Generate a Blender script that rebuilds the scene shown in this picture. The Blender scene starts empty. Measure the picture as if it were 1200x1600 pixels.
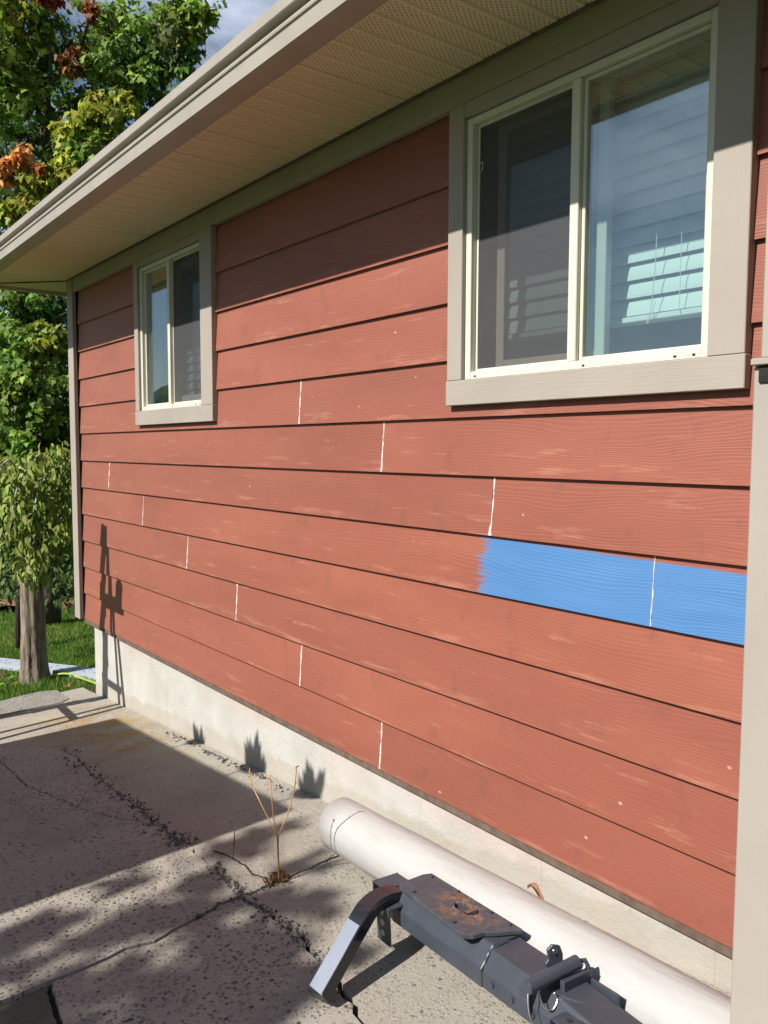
import bpy, bmesh, math, random
import numpy as np
from mathutils import Vector, Matrix

random.seed(7)
rng = np.random.default_rng(11)
S = bpy.context.scene
COL = S.collection

# ------------------------------------------------------------------ camera, sky, sun, exposure
ZC = 1.45
CAM = Vector((0.0, -1.9515, 1.45))
YAW, PITCH, ROLL, FPX = 0.909246, -0.0767449, 0.0030421, 1270.124
cy, sy, cp, sp = math.cos(YAW), math.sin(YAW), math.cos(PITCH), math.sin(PITCH)
FWD = Vector((-sy * cp, cy * cp, sp)); R0 = Vector((cy, sy, 0)); U0 = R0.cross(FWD)
RIGHT = math.cos(ROLL) * R0 + math.sin(ROLL) * U0
UP = -math.sin(ROLL) * R0 + math.cos(ROLL) * U0
cam_data = bpy.data.cameras.new('camera')
cam = bpy.data.objects.new('camera', cam_data); COL.objects.link(cam)
m3 = Matrix((RIGHT, UP, -FWD)).transposed()
cam.matrix_world = Matrix.Translation(CAM) @ m3.to_4x4()
cam_data.sensor_fit = 'HORIZONTAL'; cam_data.sensor_width = 36.0
cam_data.lens = 36.0 * FPX / 1200.0
cam_data.clip_start = 0.05; cam_data.clip_end = 2000.0
S.camera = cam

SUN = Vector((0.115, 1.0, -0.875)).normalized()          # direction the light travels
SUN_EL = math.asin(-SUN.z)
SUN_AZ = math.atan2(-SUN.x, -SUN.y)                      # compass from +y towards +x
w = bpy.data.worlds.new('World'); S.world = w; w.use_nodes = True
nt = w.node_tree; nt.nodes.clear()
wo = nt.nodes.new('ShaderNodeOutputWorld'); bg = nt.nodes.new('ShaderNodeBackground')
sky = nt.nodes.new('ShaderNodeTexSky'); sky.sky_type = 'NISHITA'; sky.sun_disc = False
sky.sun_elevation = SUN_EL; sky.sun_rotation = SUN_AZ; sky.air_density = 1.0; sky.dust_density = 0.6; sky.ozone_density = 1.5
tc = nt.nodes.new('ShaderNodeTexCoord'); mp = nt.nodes.new('ShaderNodeMapping'); mp.inputs['Scale'].default_value = (1.0, 1.0, 2.2)
mp.inputs['Location'].default_value = (0.9, 3.4, 0.0)
nz = nt.nodes.new('ShaderNodeTexNoise'); nz.inputs['Scale'].default_value = 2.4; nz.inputs['Detail'].default_value = 8; nz.inputs['Roughness'].default_value = 0.58
rp = nt.nodes.new('ShaderNodeValToRGB'); rp.color_ramp.elements[0].position = 0.48; rp.color_ramp.elements[1].position = 0.68
mx = nt.nodes.new('ShaderNodeMix'); mx.data_type = 'RGBA'
mx.inputs[7].default_value = (9.2, 10.3, 12.4, 1)
L = nt.links.new
L(tc.outputs['Generated'], mp.inputs['Vector']); L(mp.outputs['Vector'], nz.inputs['Vector']); L(nz.outputs['Fac'], rp.inputs['Fac'])
L(rp.outputs['Color'], mx.inputs[0]); L(sky.outputs['Color'], mx.inputs[6]); L(mx.outputs[2], bg.inputs['Color']); L(bg.outputs[0], wo.inputs[0])
bg.inputs['Strength'].default_value = 0.053
sd = bpy.data.lights.new('sun', 'SUN'); sd.energy = 5.0; sd.angle = math.radians(0.53); sd.color = (1.0, 0.945, 0.86)
so = bpy.data.objects.new('sun', sd); COL.objects.link(so); so.rotation_euler = SUN.to_track_quat('-Z', 'Y').to_euler(); so.location = (-2, -8, 9)
S.view_settings.view_transform = 'Standard'; S.view_settings.look = 'None'; S.view_settings.gamma = 1.0
S.view_settings.use_curve_mapping = False; S.view_settings.exposure = 0.58
S.cycles.max_bounces = 7; S.cycles.diffuse_bounces = 2; S.cycles.transparent_max_bounces = 12; S.cycles.caustics_reflective = False; S.cycles.caustics_refractive = False

# ------------------------------------------------------------------ helpers
def ray(px, py):
    return FWD + RIGHT * ((px - 600) / FPX) - UP * ((py - 800) / FPX)
def at(px, py, depth):
    return CAM + ray(px, py) * depth
def gz(x, y):                                            # the sloping drive, then the bank down to the lawn
    z = 0.1186 + 0.083 * max(-6.45, min(2.5, x)) + 0.05 * max(-6.0, min(2.0, y))
    if x < -6.45: z += max(-.26, 1.9 * (x + 6.45)) + .06 * min(0, max(-8, x + 6.6))
    return z
def lawn(px, py, h=0.0):                                 # the lawn point seen at a pixel
    d = ray(px, py); t = 4.0
    while t < 30:
        p = CAM + d * t
        if p.z < gz(p.x, p.y) - .05 + h: return p
        t += .01
    return CAM + d * 12
def ground(px, py, h=0.0):
    d = ray(px, py); n = Vector((-0.083, -0.05, 1.0)); t = (0.1186 + h - n.dot(CAM)) / n.dot(d)
    return CAM + d * t
def link(name, me, mat=None, parent=None, smooth=False):
    o = bpy.data.objects.new(name, me); COL.objects.link(o)
    if mat is not None and len(me.materials) == 0: me.materials.append(mat)
    if parent is not None: o.parent = parent
    if smooth:
        me.polygons.foreach_set('use_smooth', [True] * len(me.polygons))
    return o
def tag(o, label=None, cat=None, group=None, kind=None):
    if label: o['label'] = label
    if cat: o['category'] = cat
    if group: o['group'] = group
    if kind: o['kind'] = kind
    return o
def empty(name, loc=(0, 0, 0), label=None, cat=None, group=None, kind=None):
    o = bpy.data.objects.new(name, None); COL.objects.link(o); o.location = loc; o.empty_display_size = 0.1
    return tag(o, label, cat, group, kind)
def mesh(vs, fs, name='m'):
    me = bpy.data.meshes.new(name); me.from_pydata([tuple(v) for v in vs], [], fs); me.update(); return me
class MB:
    def __init__(s): s.v = []; s.f = []
    def add(s, vs, fs):
        k = len(s.v); s.v += [tuple(v) for v in vs]; s.f += [tuple(i + k for i in f) for f in fs]; return s
    def box(s, x0, x1, y0, y1, z0, z1, M=None):
        vs = [Vector(p) for p in ((x0, y0, z0), (x1, y0, z0), (x1, y1, z0), (x0, y1, z0), (x0, y0, z1), (x1, y0, z1), (x1, y1, z1), (x0, y1, z1))]
        if M is not None: vs = [M @ v for v in vs]
        return s.add(vs, [(0, 3, 2, 1), (4, 5, 6, 7), (0, 1, 5, 4), (1, 2, 6, 5), (2, 3, 7, 6), (3, 0, 4, 7)])
    def extr(s, prof, axis, a, b, closed=True):           # prof: list of 2-tuples in the other two axes
        def P(u, p): return {'x': (u, p[0], p[1]), 'y': (p[0], u, p[1]), 'z': (p[0], p[1], u)}[axis]
        n = len(prof); vs = [P(a, p) for p in prof] + [P(b, p) for p in prof]
        fs = [(i, (i + 1) % n, (i + 1) % n + n, i + n) for i in range(n if closed else n - 1)]
        if closed: fs += [tuple(range(n))[::-1], tuple(range(n, 2 * n))]
        return s.add(vs, fs)
    def tube(s, pts, rad, n=8, caps=True):
        pts = [Vector(p) for p in pts]; k = len(pts)
        rad = rad if isinstance(rad, (list, tuple)) else [rad] * k
        t0 = (pts[1] - pts[0]).normalized(); ref = Vector((0, 0, 1)) if abs(t0.z) < .9 else Vector((1, 0, 0))
        u = t0.cross(ref).normalized(); vs = []
        for i, p in enumerate(pts):
            t = (pts[min(i + 1, k - 1)] - pts[max(i - 1, 0)]).normalized()
            u = (u - t * u.dot(t)).normalized(); v = t.cross(u)
            for j in range(n):
                a = 2 * math.pi * j / n; vs.append(p + (u * math.cos(a) + v * math.sin(a)) * rad[i])
        fs = [(i * n + j, i * n + (j + 1) % n, (i + 1) * n + (j + 1) % n, (i + 1) * n + j) for i in range(k - 1) for j in range(n)]
        if caps: fs += [tuple(range(n))[::-1], tuple(range((k - 1) * n, k * n))]
        return s.add(vs, fs)
    def beam(s, a, b, wu, wv, up=(0, 0, 1)):              # rectangular bar from a to b
        a = Vector(a); b = Vector(b); t = (b - a).normalized(); up = Vector(up)
        u = t.cross(up).normalized(); v = u.cross(t)
        vs = [q + u * (wu / 2 * i) + v * (wv / 2 * j) for q in (a, b) for i, j in ((-1, -1), (1, -1), (1, 1), (-1, 1))]
        return s.add(vs, [(3, 2, 1, 0), (4, 5, 6, 7), (0, 1, 5, 4), (1, 2, 6, 5), (2, 3, 7, 6), (3, 0, 4, 7)])
    def mesh(s, name='m', fix=True):
        me = mesh(s.v, s.f, name)
        if fix:
            bm = bmesh.new(); bm.from_mesh(me); bmesh.ops.recalc_face_normals(bm, faces=bm.faces); bm.to_mesh(me); bm.free()
        return me
    def obj(s, name, mat, parent=None, bevel=0, smooth=False, seg=1):
        o = link(name, s.mesh(name), mat, parent, smooth)
        if bevel:
            b = o.modifiers.new('bevel', 'BEVEL'); b.width = bevel; b.segments = seg; b.limit_method = 'ANGLE'; b.angle_limit = math.radians(35)
        return o
def resample(pts, step):
    out = []; pts = [Vector(p) for p in pts]
    for a, b in zip(pts[:-1], pts[1:]):
        n = max(1, int((b - a).length / step)); out += [a.lerp(b, i / n) for i in range(n)]
    return out + [pts[-1]]
def spline(pts, n=8):
    pts = [Vector(p) for p in pts]; q = [pts[0]] + pts + [pts[-1]]; out = []
    for i in range(1, len(q) - 2):
        for k in range(n):
            t = k / n; p0, p1, p2, p3 = q[i - 1:i + 3]
            out.append(.5 * (2 * p1 + (p2 - p0) * t + (2 * p0 - 5 * p1 + 4 * p2 - p3) * t * t + (3 * p1 - p0 - 3 * p2 + p3) * t ** 3))
    return out + [pts[-1]]

# ------------------------------------------------------------------ materials
class Mat:
    def __init__(s, name, rough=.6, spec=.4, metal=0.0):
        s.m = bpy.data.materials.new(name); s.m.use_nodes = True; s.t = s.m.node_tree; s.t.nodes.clear()
        s.out = s.n('ShaderNodeOutputMaterial'); s.b = s.n('ShaderNodeBsdfPrincipled'); s.l(s.b.outputs[0], s.out.inputs['Surface'])
        s.b.inputs['Roughness'].default_value = rough; s.b.inputs['Specular IOR Level'].default_value = spec; s.b.inputs['Metallic'].default_value = metal
        s._pos = None; s._obj = None
    def n(s, t): return s.t.nodes.new(t)
    def l(s, a, b): s.t.links.new(a, b)
    @property
    def pos(s):
        if s._pos is None: s._pos = s.n('ShaderNodeNewGeometry').outputs['Position']
        return s._pos
    @property
    def rnd(s): return s.n('ShaderNodeObjectInfo').outputs['Random']
    def objco(s): return s.n('ShaderNodeTexCoord').outputs['Object']
    def val(s, sock, v):
        if hasattr(v, 'is_output') or isinstance(v, bpy.types.NodeSocket): s.l(v, sock)
        else: sock.default_value = v
    def math(s, op, a, b=0.0, c=None, clamp=False):
        n = s.n('ShaderNodeMath'); n.operation = op; n.use_clamp = clamp; s.val(n.inputs[0], a); s.val(n.inputs[1], b)
        if c is not None: s.val(n.inputs[2], c)
        return n.outputs[0]
    def sep(s, v):
        n = s.n('ShaderNodeSeparateXYZ'); s.l(v, n.inputs[0]); return n.outputs
    def comb(s, x=0.0, y=0.0, z=0.0):
        n = s.n('ShaderNodeCombineXYZ')
        for i, v in enumerate((x, y, z)): s.val(n.inputs[i], v)
        return n.outputs[0]
    def map(s, v, scale=(1, 1, 1), loc=(0, 0, 0), rot=(0, 0, 0)):
        n = s.n('ShaderNodeMapping'); s.l(v, n.inputs['Vector']); n.inputs['Scale'].default_value = scale; n.inputs['Location'].default_value = loc; n.inputs['Rotation'].default_value = rot
        return n.outputs[0]
    def noise(s, v, scale, detail=4, rough=.55, dist=0.0):
        n = s.n('ShaderNodeTexNoise'); s.l(v, n.inputs['Vector']); n.inputs['Scale'].default_value = scale; n.inputs['Detail'].default_value = detail
        n.inputs['Roughness'].default_value = rough; n.inputs['Distortion'].default_value = dist; return n.outputs['Fac']
    def vor(s, v, scale, feature='F1', out='Distance'):
        n = s.n('ShaderNodeTexVoronoi'); s.l(v, n.inputs['Vector']); n.inputs['Scale'].default_value = scale; n.feature = feature; return n.outputs[out]
    def ramp(s, f, *stops):
        n = s.n('ShaderNodeValToRGB'); s.l(f, n.inputs[0]); e = n.color_ramp.elements
        while len(e) < len(stops): e.new(.5)
        for i, (p, c) in enumerate(stops):
            e[i].position = p; e[i].color = (c, c, c, 1) if isinstance(c, (int, float)) else tuple(c) + (1,)
        return n.outputs[0]
    def mix(s, f, a, b, mode='MIX'):
        n = s.n('ShaderNodeMix'); n.data_type = 'RGBA'; n.blend_type = mode; s.val(n.inputs[0], f)
        for i, v in ((6, a), (7, b)):
            if isinstance(v, bpy.types.NodeSocket): s.l(v, n.inputs[i])
            else: n.inputs[i].default_value = tuple(v) + (1,) if len(v) == 3 else v
        return n.outputs[2]
    def bump(s, h, strength=.5, dist=.001, chain=None):
        n = s.n('ShaderNodeBump'); s.l(h, n.inputs['Height']); n.inputs['Strength'].default_value = strength; n.inputs['Distance'].default_value = dist
        if chain is not None: s.l(chain, n.inputs['Normal'])
        s.l(n.outputs[0], s.b.inputs['Normal']); return n.outputs[0]
    def col(s, c): s.val(s.b.inputs['Base Color'], c if isinstance(c, bpy.types.NodeSocket) else tuple(c) + (1,)); return s

def paint(name, c, rough=.5, spec=.4, var=.12, scale=9, bump=.15, metal=0.0, bscale=120, grime=None):
    m = Mat(name, rough, spec, metal); f = m.noise(m.objco(), scale, 5)
    k = [max(0, x * (1 - var)) for x in c]; k2 = [x * (1 + var) for x in c]
    cc = m.ramp(f, (.3, k), (.7, k2))
    if grime:
        g = m.ramp(m.noise(m.objco(), grime[1], 7, .65), (grime[2], 0.0), (grime[2] + .14, 1.0)); cc = m.mix(m.math('MULTIPLY', g, grime[3]), cc, grime[0])
    m.col(cc)
    if bump: m.bump(m.noise(m.objco(), bscale, 3), bump, .002)
    return m.m

def siding_material(name, blue=False):
    m = Mat(name, .55, .45)
    x, y, z = m.sep(m.pos); r = m.rnd
    xo = m.math('MULTIPLY_ADD', r, 37.0, x); zo = m.math('MULTIPLY_ADD', r, 11.0, z)
    # flat sawn grain pressed into the board: bands across z bent by slow noise along x
    slow = m.noise(m.comb(m.math('MULTIPLY', xo, 1.1), 0.0, m.math('MULTIPLY', zo, 5.0)), 1.0, 2, .5)
    slow2 = m.noise(m.comb(m.math('MULTIPLY', xo, 7.0), 3.0, m.math('MULTIPLY', zo, 14.0)), 1.0, 2, .5)
    ph = m.math('ADD', zo, m.math('MULTIPLY_ADD', slow, .16, m.math('MULTIPLY', slow2, .006)))
    s1 = m.math('SINE', m.math('MULTIPLY', ph, m.math('MULTIPLY_ADD', r, 260.0, 560.0)))
    fib = m.noise(m.comb(m.math('MULTIPLY', xo, 5.0), 0.0, m.math('MULTIPLY', zo, 260.0)), 1.0, 3, .6)
    amp = m.ramp(m.noise(m.comb(m.math('MULTIPLY', xo, 1.6), 7.0, m.math('MULTIPLY', zo, 10.0)), 1.0, 2), (.34, .1), (.62, 1.0))
    h = m.math('ADD', m.math('MULTIPLY', m.math('MULTIPLY', s1, amp), .36), m.math('MULTIPLY', fib, 1.15))
    # colour
    big = m.noise(m.comb(m.math('MULTIPLY', xo, .9), 0.0, m.math('MULTIPLY', zo, 3.0)), 1.0, 4)
    base = m.ramp(big, (.3, (.232, .069, .044)), (.7, (.312, .100, .064)))
    base = m.mix(m.math('MULTIPLY', r, .3), base, (.17, .054, .04))
    # weather: chalky pale scuffs, faint grey stains, nail dots
    sc = m.noise(m.comb(m.math('MULTIPLY', xo, 2.4), 1.0, m.math('MULTIPLY', zo, 24.0)), 1.0, 7, .72)
    vv = m.math('FRACT', m.math('SUBTRACT', m.math('MULTIPLY', m.math('SUBTRACT', z, ZC), 5.0), .56043)); low = m.ramp(vv, (.0, 1.0), (.12, .75), (.4, .25), (1.0, .2))
    sc = m.math('MULTIPLY_ADD', low, .085, m.math('SUBTRACT', sc, .045))
    base = m.mix(m.math('MULTIPLY', m.ramp(sc, (.56, 0.0), (.70, 1.0)), .55), base, (.46, .22, .15))
    st = m.noise(m.comb(m.math('MULTIPLY', xo, 9.0), 5.0, m.math('MULTIPLY', zo, 6.0)), 1.0, 5, .65)
    base = m.mix(m.math('MULTIPLY', m.ramp(st, (.57, 0.0), (.72, 1.0)), .42), base, (.12, .055, .05))
    dots = m.vor(m.comb(m.math('MULTIPLY', xo, 6.0), 2.0, m.math('MULTIPLY', zo, 9.0)), 1.0)
    sel = m.noise(m.comb(m.math('MULTIPLY', xo, 2.0), 9.0, m.math('MULTIPLY', zo, 7.0)), 1.0, 1)
    base = m.mix(m.math('MULTIPLY', m.ramp(dots, (.025, 1.0), (.05, 0.0)), m.ramp(sel, (.44, 0.0), (.52, .8))), base, (.55, .36, .28))
    base = m.mix(m.math('MULTIPLY', m.ramp(m.math('MULTIPLY_ADD', s1, .5, .5), (.0, 1.0), (.5, 0.0)), m.math('MULTIPLY', amp, .16)), base, (.12, .04, .03))
    if blue:
        rag = m.noise(m.comb(m.math('MULTIPLY', x, 9.0), 0.0, m.math('MULTIPLY', z, 75.0)), 1.0, 5, .68)
        edge = m.math('ADD', m.math('MULTIPLY_ADD', m.ramp(rag, (.28, 0.0), (.72, 1.0)), .12, -2.085), m.math('MULTIPLY', m.math('POWER', m.math('ABSOLUTE', m.math('SUBTRACT', z, 1.06)), 1.5), .55))
        dry_ = m.noise(m.comb(m.math('MULTIPLY', x, 40.0), 5.0, m.math('MULTIPLY', z, 260.0)), 1.0, 4, .7)
        mask = m.ramp(m.math('SUBTRACT', m.math('SUBTRACT', x, edge), m.math('MULTIPLY', dry_, .085)), (.0, 0.0), (.012, .75), (.045, 1.0))
        fuzz = m.noise(m.comb(m.math('MULTIPLY', x, 160.0), 0.0, m.math('MULTIPLY', z, 160.0)), 1.0, 2)
        topz = m.math('ADD', m.math('MULTIPLY_ADD', x, -.018, 1.113), m.math('MULTIPLY', m.math('ADD', fuzz, rag), .009))
        mask = m.math('MULTIPLY', mask, m.ramp(m.math('SUBTRACT', topz, z), (.0, 0.0), (.003, 1.0)))
        base = m.mix(m.math('MULTIPLY', mask, .97), base, m.ramp(m.noise(m.comb(m.math('MULTIPLY', x, 3.0), 0.0, m.math('MULTIPLY', z, 22.0)), 1.0, 3), (.3, (.048, .168, .385)), (.7, (.062, .195, .43))))
    m.col(base); m.bump(h, .5, .0011)
    m.b.inputs['Sheen Weight'].default_value = .22; m.b.inputs['Sheen Roughness'].default_value = .45; m.b.inputs['Sheen Tint'].default_value = (1, .72, .60, 1)
    return m.m
M_SIDING = siding_material('red_siding'); M_BLUE = siding_material('red_siding_with_blue_swatch', True)

def trim_material(name, c, axis):
    m = Mat(name, .55, .4); x, y, z = m.sep(m.pos)
    a, b = (x, z) if axis == 'x' else (z, x)
    g = m.noise(m.comb(m.math('MULTIPLY', a, 9.0), m.math('MULTIPLY', y, 60.0), m.math('MULTIPLY', b, 210.0)), 1.0, 4, .65)
    f = m.noise(m.pos, 3.0, 5)
    m.col(m.ramp(f, (.3, [k * .92 for k in c]), (.7, [k * 1.06 for k in c]))); m.bump(g, .5, .0016); return m.m
BEIGE = (.325, .29, .255)
M_TRIMH = trim_material('beige_trim_level_grain', BEIGE, 'x'); M_TRIMV = trim_material('beige_trim_upright_grain', BEIGE, 'z')
M_GUTTER = paint('beige_gutter_enamel', (.345, .31, .27), .38, .5, .08, 5, .1, grime=((.20, .16, .12), 9, .58, .3))
M_VINYL = paint('cream_window_vinyl', (.60, .58, .49), .35, .5, .05, 6, .03)
M_CAULK = paint('white_caulk', (.60, .57, .54), .6, .3, .12, 40, .3, grime=((.33, .17, .13), 70, .50, .8))
M_CONC = None
def foundation_material():
    m = Mat('pale_foundation_concrete', .85, .2); x, y, z = m.sep(m.pos)
    f = m.noise(m.pos, 4, 7, .6); c = m.ramp(f, (.3, (.385, .38, .35)), (.7, (.485, .48, .455)))
    pk = m.noise(m.comb(m.math('MULTIPLY', x, 1.3), 0.0, m.math('MULTIPLY', z, 1.5)), 1.0, 3)
    up = m.ramp(z, (-.2, 0.0), (.13, 1.0))
    c = m.mix(m.math('MULTIPLY', m.math('MULTIPLY', m.ramp(pk, (.42, 0.0), (.62, 1.0)), up), .45), c, (.50, .33, .31))
    och = m.noise(m.comb(m.math('MULTIPLY', x, 3.0), 4.0, m.math('MULTIPLY', z, 5.0)), 1.0, 5)
    c = m.mix(m.math('MULTIPLY', m.ramp(och, (.55, 0.0), (.74, 1.0)), .32), c, (.42, .31, .19))
    dk = m.noise(m.comb(m.math('MULTIPLY', x, 26.0), 0.0, m.math('MULTIPLY', z, 13.0)), 1.0, 7, .72)
    c = m.mix(m.math('MULTIPLY', m.ramp(dk, (.63, 0.0), (.70, 1.0)), .55), c, (.17, .16, .14))
    gl_ = m.math('SUBTRACT', z, m.math('MULTIPLY_ADD', x, .083, .1186)); spl = m.noise(m.comb(m.math('MULTIPLY', x, 5.0), 8.0, m.math('MULTIPLY', z, 9.0)), 1.0, 6, .7)
    c = m.mix(m.math('MULTIPLY', m.ramp(m.math('ADD', gl_, m.math('MULTIPLY', spl, -.16)), (-.11, 1.0), (.03, 0.0)), .42), c, (.31, .265, .205))
    bd = m.math('ABSOLUTE', m.math('SUBTRACT', m.math('FRACT', m.math('MULTIPLY_ADD', x, 1.65, .3)), .5))
    c = m.mix(m.math('MULTIPLY', m.ramp(bd, (.002, 1.0), (.007, 0.0)), .22), c, (.22, .19, .16))
    m.col(c); m.bump(m.math('ADD', m.noise(m.pos, 45, 6, .65), m.math('MULTIPLY', dk, .6)), .5, .006); return m.m
M_FOUND = foundation_material()

def drive_material(name, c_lo, c_hi, peb=.9, lichen=False, dark=1.0, agg=75):
    m = Mat(name, .9, .15); p = m.pos; x, y, z = m.sep(p)
    wob = m.noise(p, 30, 2)
    pv = m.comb(m.math('MULTIPLY_ADD', wob, .008, x), y, m.math('MULTIPLY', z, .3))
    vo = m.n('ShaderNodeTexVoronoi'); m.l(pv, vo.inputs['Vector']); vo.inputs['Scale'].default_value = agg
    d = vo.outputs['Distance']; cid = m.sep(vo.outputs['Color'])
    vo2 = m.n('ShaderNodeTexVoronoi'); m.l(pv, vo2.inputs['Vector']); vo2.inputs['Scale'].default_value = agg * .42
    c2 = m.sep(vo2.outputs['Color'])
    base = m.ramp(m.noise(p, 2.2, 6, .6), (.3, c_lo), (.7, c_hi))
    base = m.mix(m.math('MULTIPLY', m.ramp(m.noise(p, 260, 3, .7), (.4, 0.0), (.62, 1.0)), .5), base, [k * .4 for k in c_lo])
    worn = m.ramp(m.noise(p, 1.7, 5, .62), (.36, .25), (.6, 1.0))
    stone = m.math('MULTIPLY', m.ramp(d, (.36, 1.0), (.48, 0.0)), m.ramp(cid[0], (.36, 0.0), (.40, 1.0)))
    stone = m.math('MULTIPLY', m.math('MULTIPLY', stone, worn), peb)
    scol = m.ramp(cid[1], (.0, (.075, .075, .085)), (.35, (.14, .13, .13)), (.6, (.30, .25, .20)), (.85, (.42, .37, .30)), (1.0, (.09, .09, .10)))
    base = m.mix(stone, base, scol)
    big = m.math('MULTIPLY', m.ramp(vo2.outputs['Distance'], (.17, 1.0), (.24, 0.0)), m.ramp(c2[0], (.70, 0.0), (.74, 1.0)))
    big = m.math('MULTIPLY', big, peb); base = m.mix(big, base, m.ramp(c2[1], (.0, (.05, .05, .058)), (1.0, (.12, .11, .11))))
    stn = m.ramp(m.noise(p, 1.1, 6, .6), (.5, 0.0), (.72, 1.0)); base = m.mix(m.math('MULTIPLY', stn, .35), base, [k * .45 for k in c_lo])
    if lichen:
        dx = m.math('MULTIPLY', m.math('ADD', x, 4.95), .95); dy = m.math('MULTIPLY', m.math('ADD', y, .28), 2.3)
        rr = m.math('SQRT', m.math('ADD', m.math('MULTIPLY', dx, dx), m.math('MULTIPLY', dy, dy)))
        li = m.math('MULTIPLY', m.ramp(rr, (.25, 1.0), (1.0, 0.0)), m.ramp(m.noise(p, 4.5, 7, .7), (.42, 0.0), (.58, 1.0)))
        base = m.mix(m.math('MULTIPLY', li, .8), base, (.36, .215, .045))
    if dark != 1.0: base = m.mix(1.0, base, (dark, dark, dark), 'MULTIPLY')
    m.col(base)
    hh = m.math('ADD', m.math('MULTIPLY', stone, .6), m.math('ADD', m.math('MULTIPLY', m.noise(p, 300, 4, .75), .7), m.math('MULTIPLY', big, .7)))
    m.bump(hh, .95, .009); return m.m
M_DRIVE = drive_material('exposed_aggregate_concrete', (.38, .352, .312), (.62, .57, .495))
M_DRIVE_IN = drive_material('smoother_worn_concrete', (.38, .35, .303), (.58, .535, .46), .5, True)
M_PATCH = drive_material('smooth_grey_patch_concrete', (.15, .145, .12), (.19, .18, .15), .15)
M_GRAVEL = drive_material('fine_grey_gravel', (.28, .26, .235), (.42, .395, .355), 1.0, agg=48)
M_SOIL = paint('dark_crack_soil', (.045, .035, .028), .95, .05, .4, 60, .8)
_m = Mat('loose_stone_chips', .85, .2); _m.col(_m.ramp(_m.noise(_m.pos, 55, 2), (.35, (.05, .048, .05)), (.5, (.10, .095, .095)), (.65, (.24, .21, .175)))); _m.bump(_m.noise(_m.pos, 300, 3), .5, .003); M_STONE = _m.m

def soffit_material():
    m = Mat('vented_soffit_aluminium', .45, .45); x, y, z = m.sep(m.objco())
    row = m.math('FLOOR', m.math('MULTIPLY', y, 1 / .0115))
    u = m.math('FRACT', m.math('MULTIPLY_ADD', x, 1 / .0165, m.math('MULTIPLY', m.math('MODULO', row, 2.0), .5)))
    v = m.math('FRACT', m.math('MULTIPLY', y, 1 / .0115))
    du = m.math('MULTIPLY', m.math('SUBTRACT', u, .5), 1.6); dv = m.math('SUBTRACT', v, .5)
    dd = m.math('SQRT', m.math('ADD', m.math('MULTIPLY', du, du), m.math('MULTIPLY', dv, dv)))
    hole = m.ramp(dd, (.20, 1.0), (.27, 0.0))
    inn = m.math('LESS_THAN', m.math('ABSOLUTE', m.math('SUBTRACT', x, .05)), .035)
    hole = m.math('MULTIPLY', hole, inn)
    m.col(m.mix(hole, m.ramp(m.noise(m.pos, 3, 4), (.3, (.68, .58, .40)), (.7, (.74, .64, .44))), (.02, .017, .014)))
    m.bump(m.math('MULTIPLY', hole, -1.0), .6, .002); return m.m
M_SOFFIT = soffit_material()
M_SOFFPLAIN = paint('soffit_aluminium', (.58, .50, .33), .45, .4, .05, 4, .05)
M_ROOF = paint('grey_shingle', (.10, .09, .085), .9, .2, .3, 20, .6)
M_INT = paint('room_wall_paint', (.30, .30, .29), .8, .2, .05, 2, 0)
M_BLIND = paint('white_blind_vinyl', (.80, .82, .80), .45, .4, .03, 3, 0)
M_CORD = paint('blind_cord', (.75, .76, .72), .7, .2, .05, 30, 0)
M_DARK = paint('gap_shade_and_strip_black', (.03, .027, .025), .9, .1, .2, 20, 0)  # near-black stands in for shade in gaps and holes; also colours the mitre strip
M_DRIP = paint('weathered_starter_strip', (.13, .095, .075), .8, .2, .25, 25, .3)

def glass_material():
    m = bpy.data.materials.new('window_glass'); m.use_nodes = True; t = m.node_tree; t.nodes.clear()
    o = t.nodes.new('ShaderNodeOutputMaterial'); mi = t.nodes.new('ShaderNodeMixShader'); tr = t.nodes.new('ShaderNodeBsdfTransparent'); gl = t.nodes.new('ShaderNodeBsdfGlossy')
    ge = t.nodes.new('ShaderNodeNewGeometry'); dt = t.nodes.new('ShaderNodeVectorMath'); dt.operation = 'DOT_PRODUCT'; t.links.new(ge.outputs['Incoming'], dt.inputs[0]); t.links.new(ge.outputs['Normal'], dt.inputs[1])
    def mt(op, a, b):
        q = t.nodes.new('ShaderNodeMath'); q.operation = op
        for i, v in enumerate((a, b)):
            if isinstance(v, (int, float)): q.inputs[i].default_value = v
            else: t.links.new(v, q.inputs[i])
        return q.outputs[0]
    fac = mt('ADD', mt('MULTIPLY', mt('POWER', mt('SUBTRACT', 1.0, mt('ABSOLUTE', dt.outputs['Value'], 0.0)), 3.5), .85), .19)
    gl.inputs['Roughness'].default_value = .01; gl.inputs['Color'].default_value = (.92, .97, 1, 1)
    tr.inputs['Color'].default_value = (.84, .93, .92, 1)
    nn = t.nodes.new('ShaderNodeTexNoise'); nn.inputs['Scale'].default_value = 1.3; nn.inputs['Detail'].default_value = 1; bu = t.nodes.new('ShaderNodeBump'); bu.inputs['Strength'].default_value = .03; bu.inputs['Distance'].default_value = .05
    g = t.nodes.new('ShaderNodeNewGeometry'); t.links.new(g.outputs['Position'], nn.inputs['Vector']); t.links.new(nn.outputs['Fac'], bu.inputs['Height']); t.links.new(bu.outputs[0], gl.inputs['Normal'])
    t.links.new(fac, mi.inputs[0]); t.links.new(tr.outputs[0], mi.inputs[1]); t.links.new(gl.outputs[0], mi.inputs[2]); t.links.new(mi.outputs[0], o.inputs[0]); return m
M_GLASS = glass_material()
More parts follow.
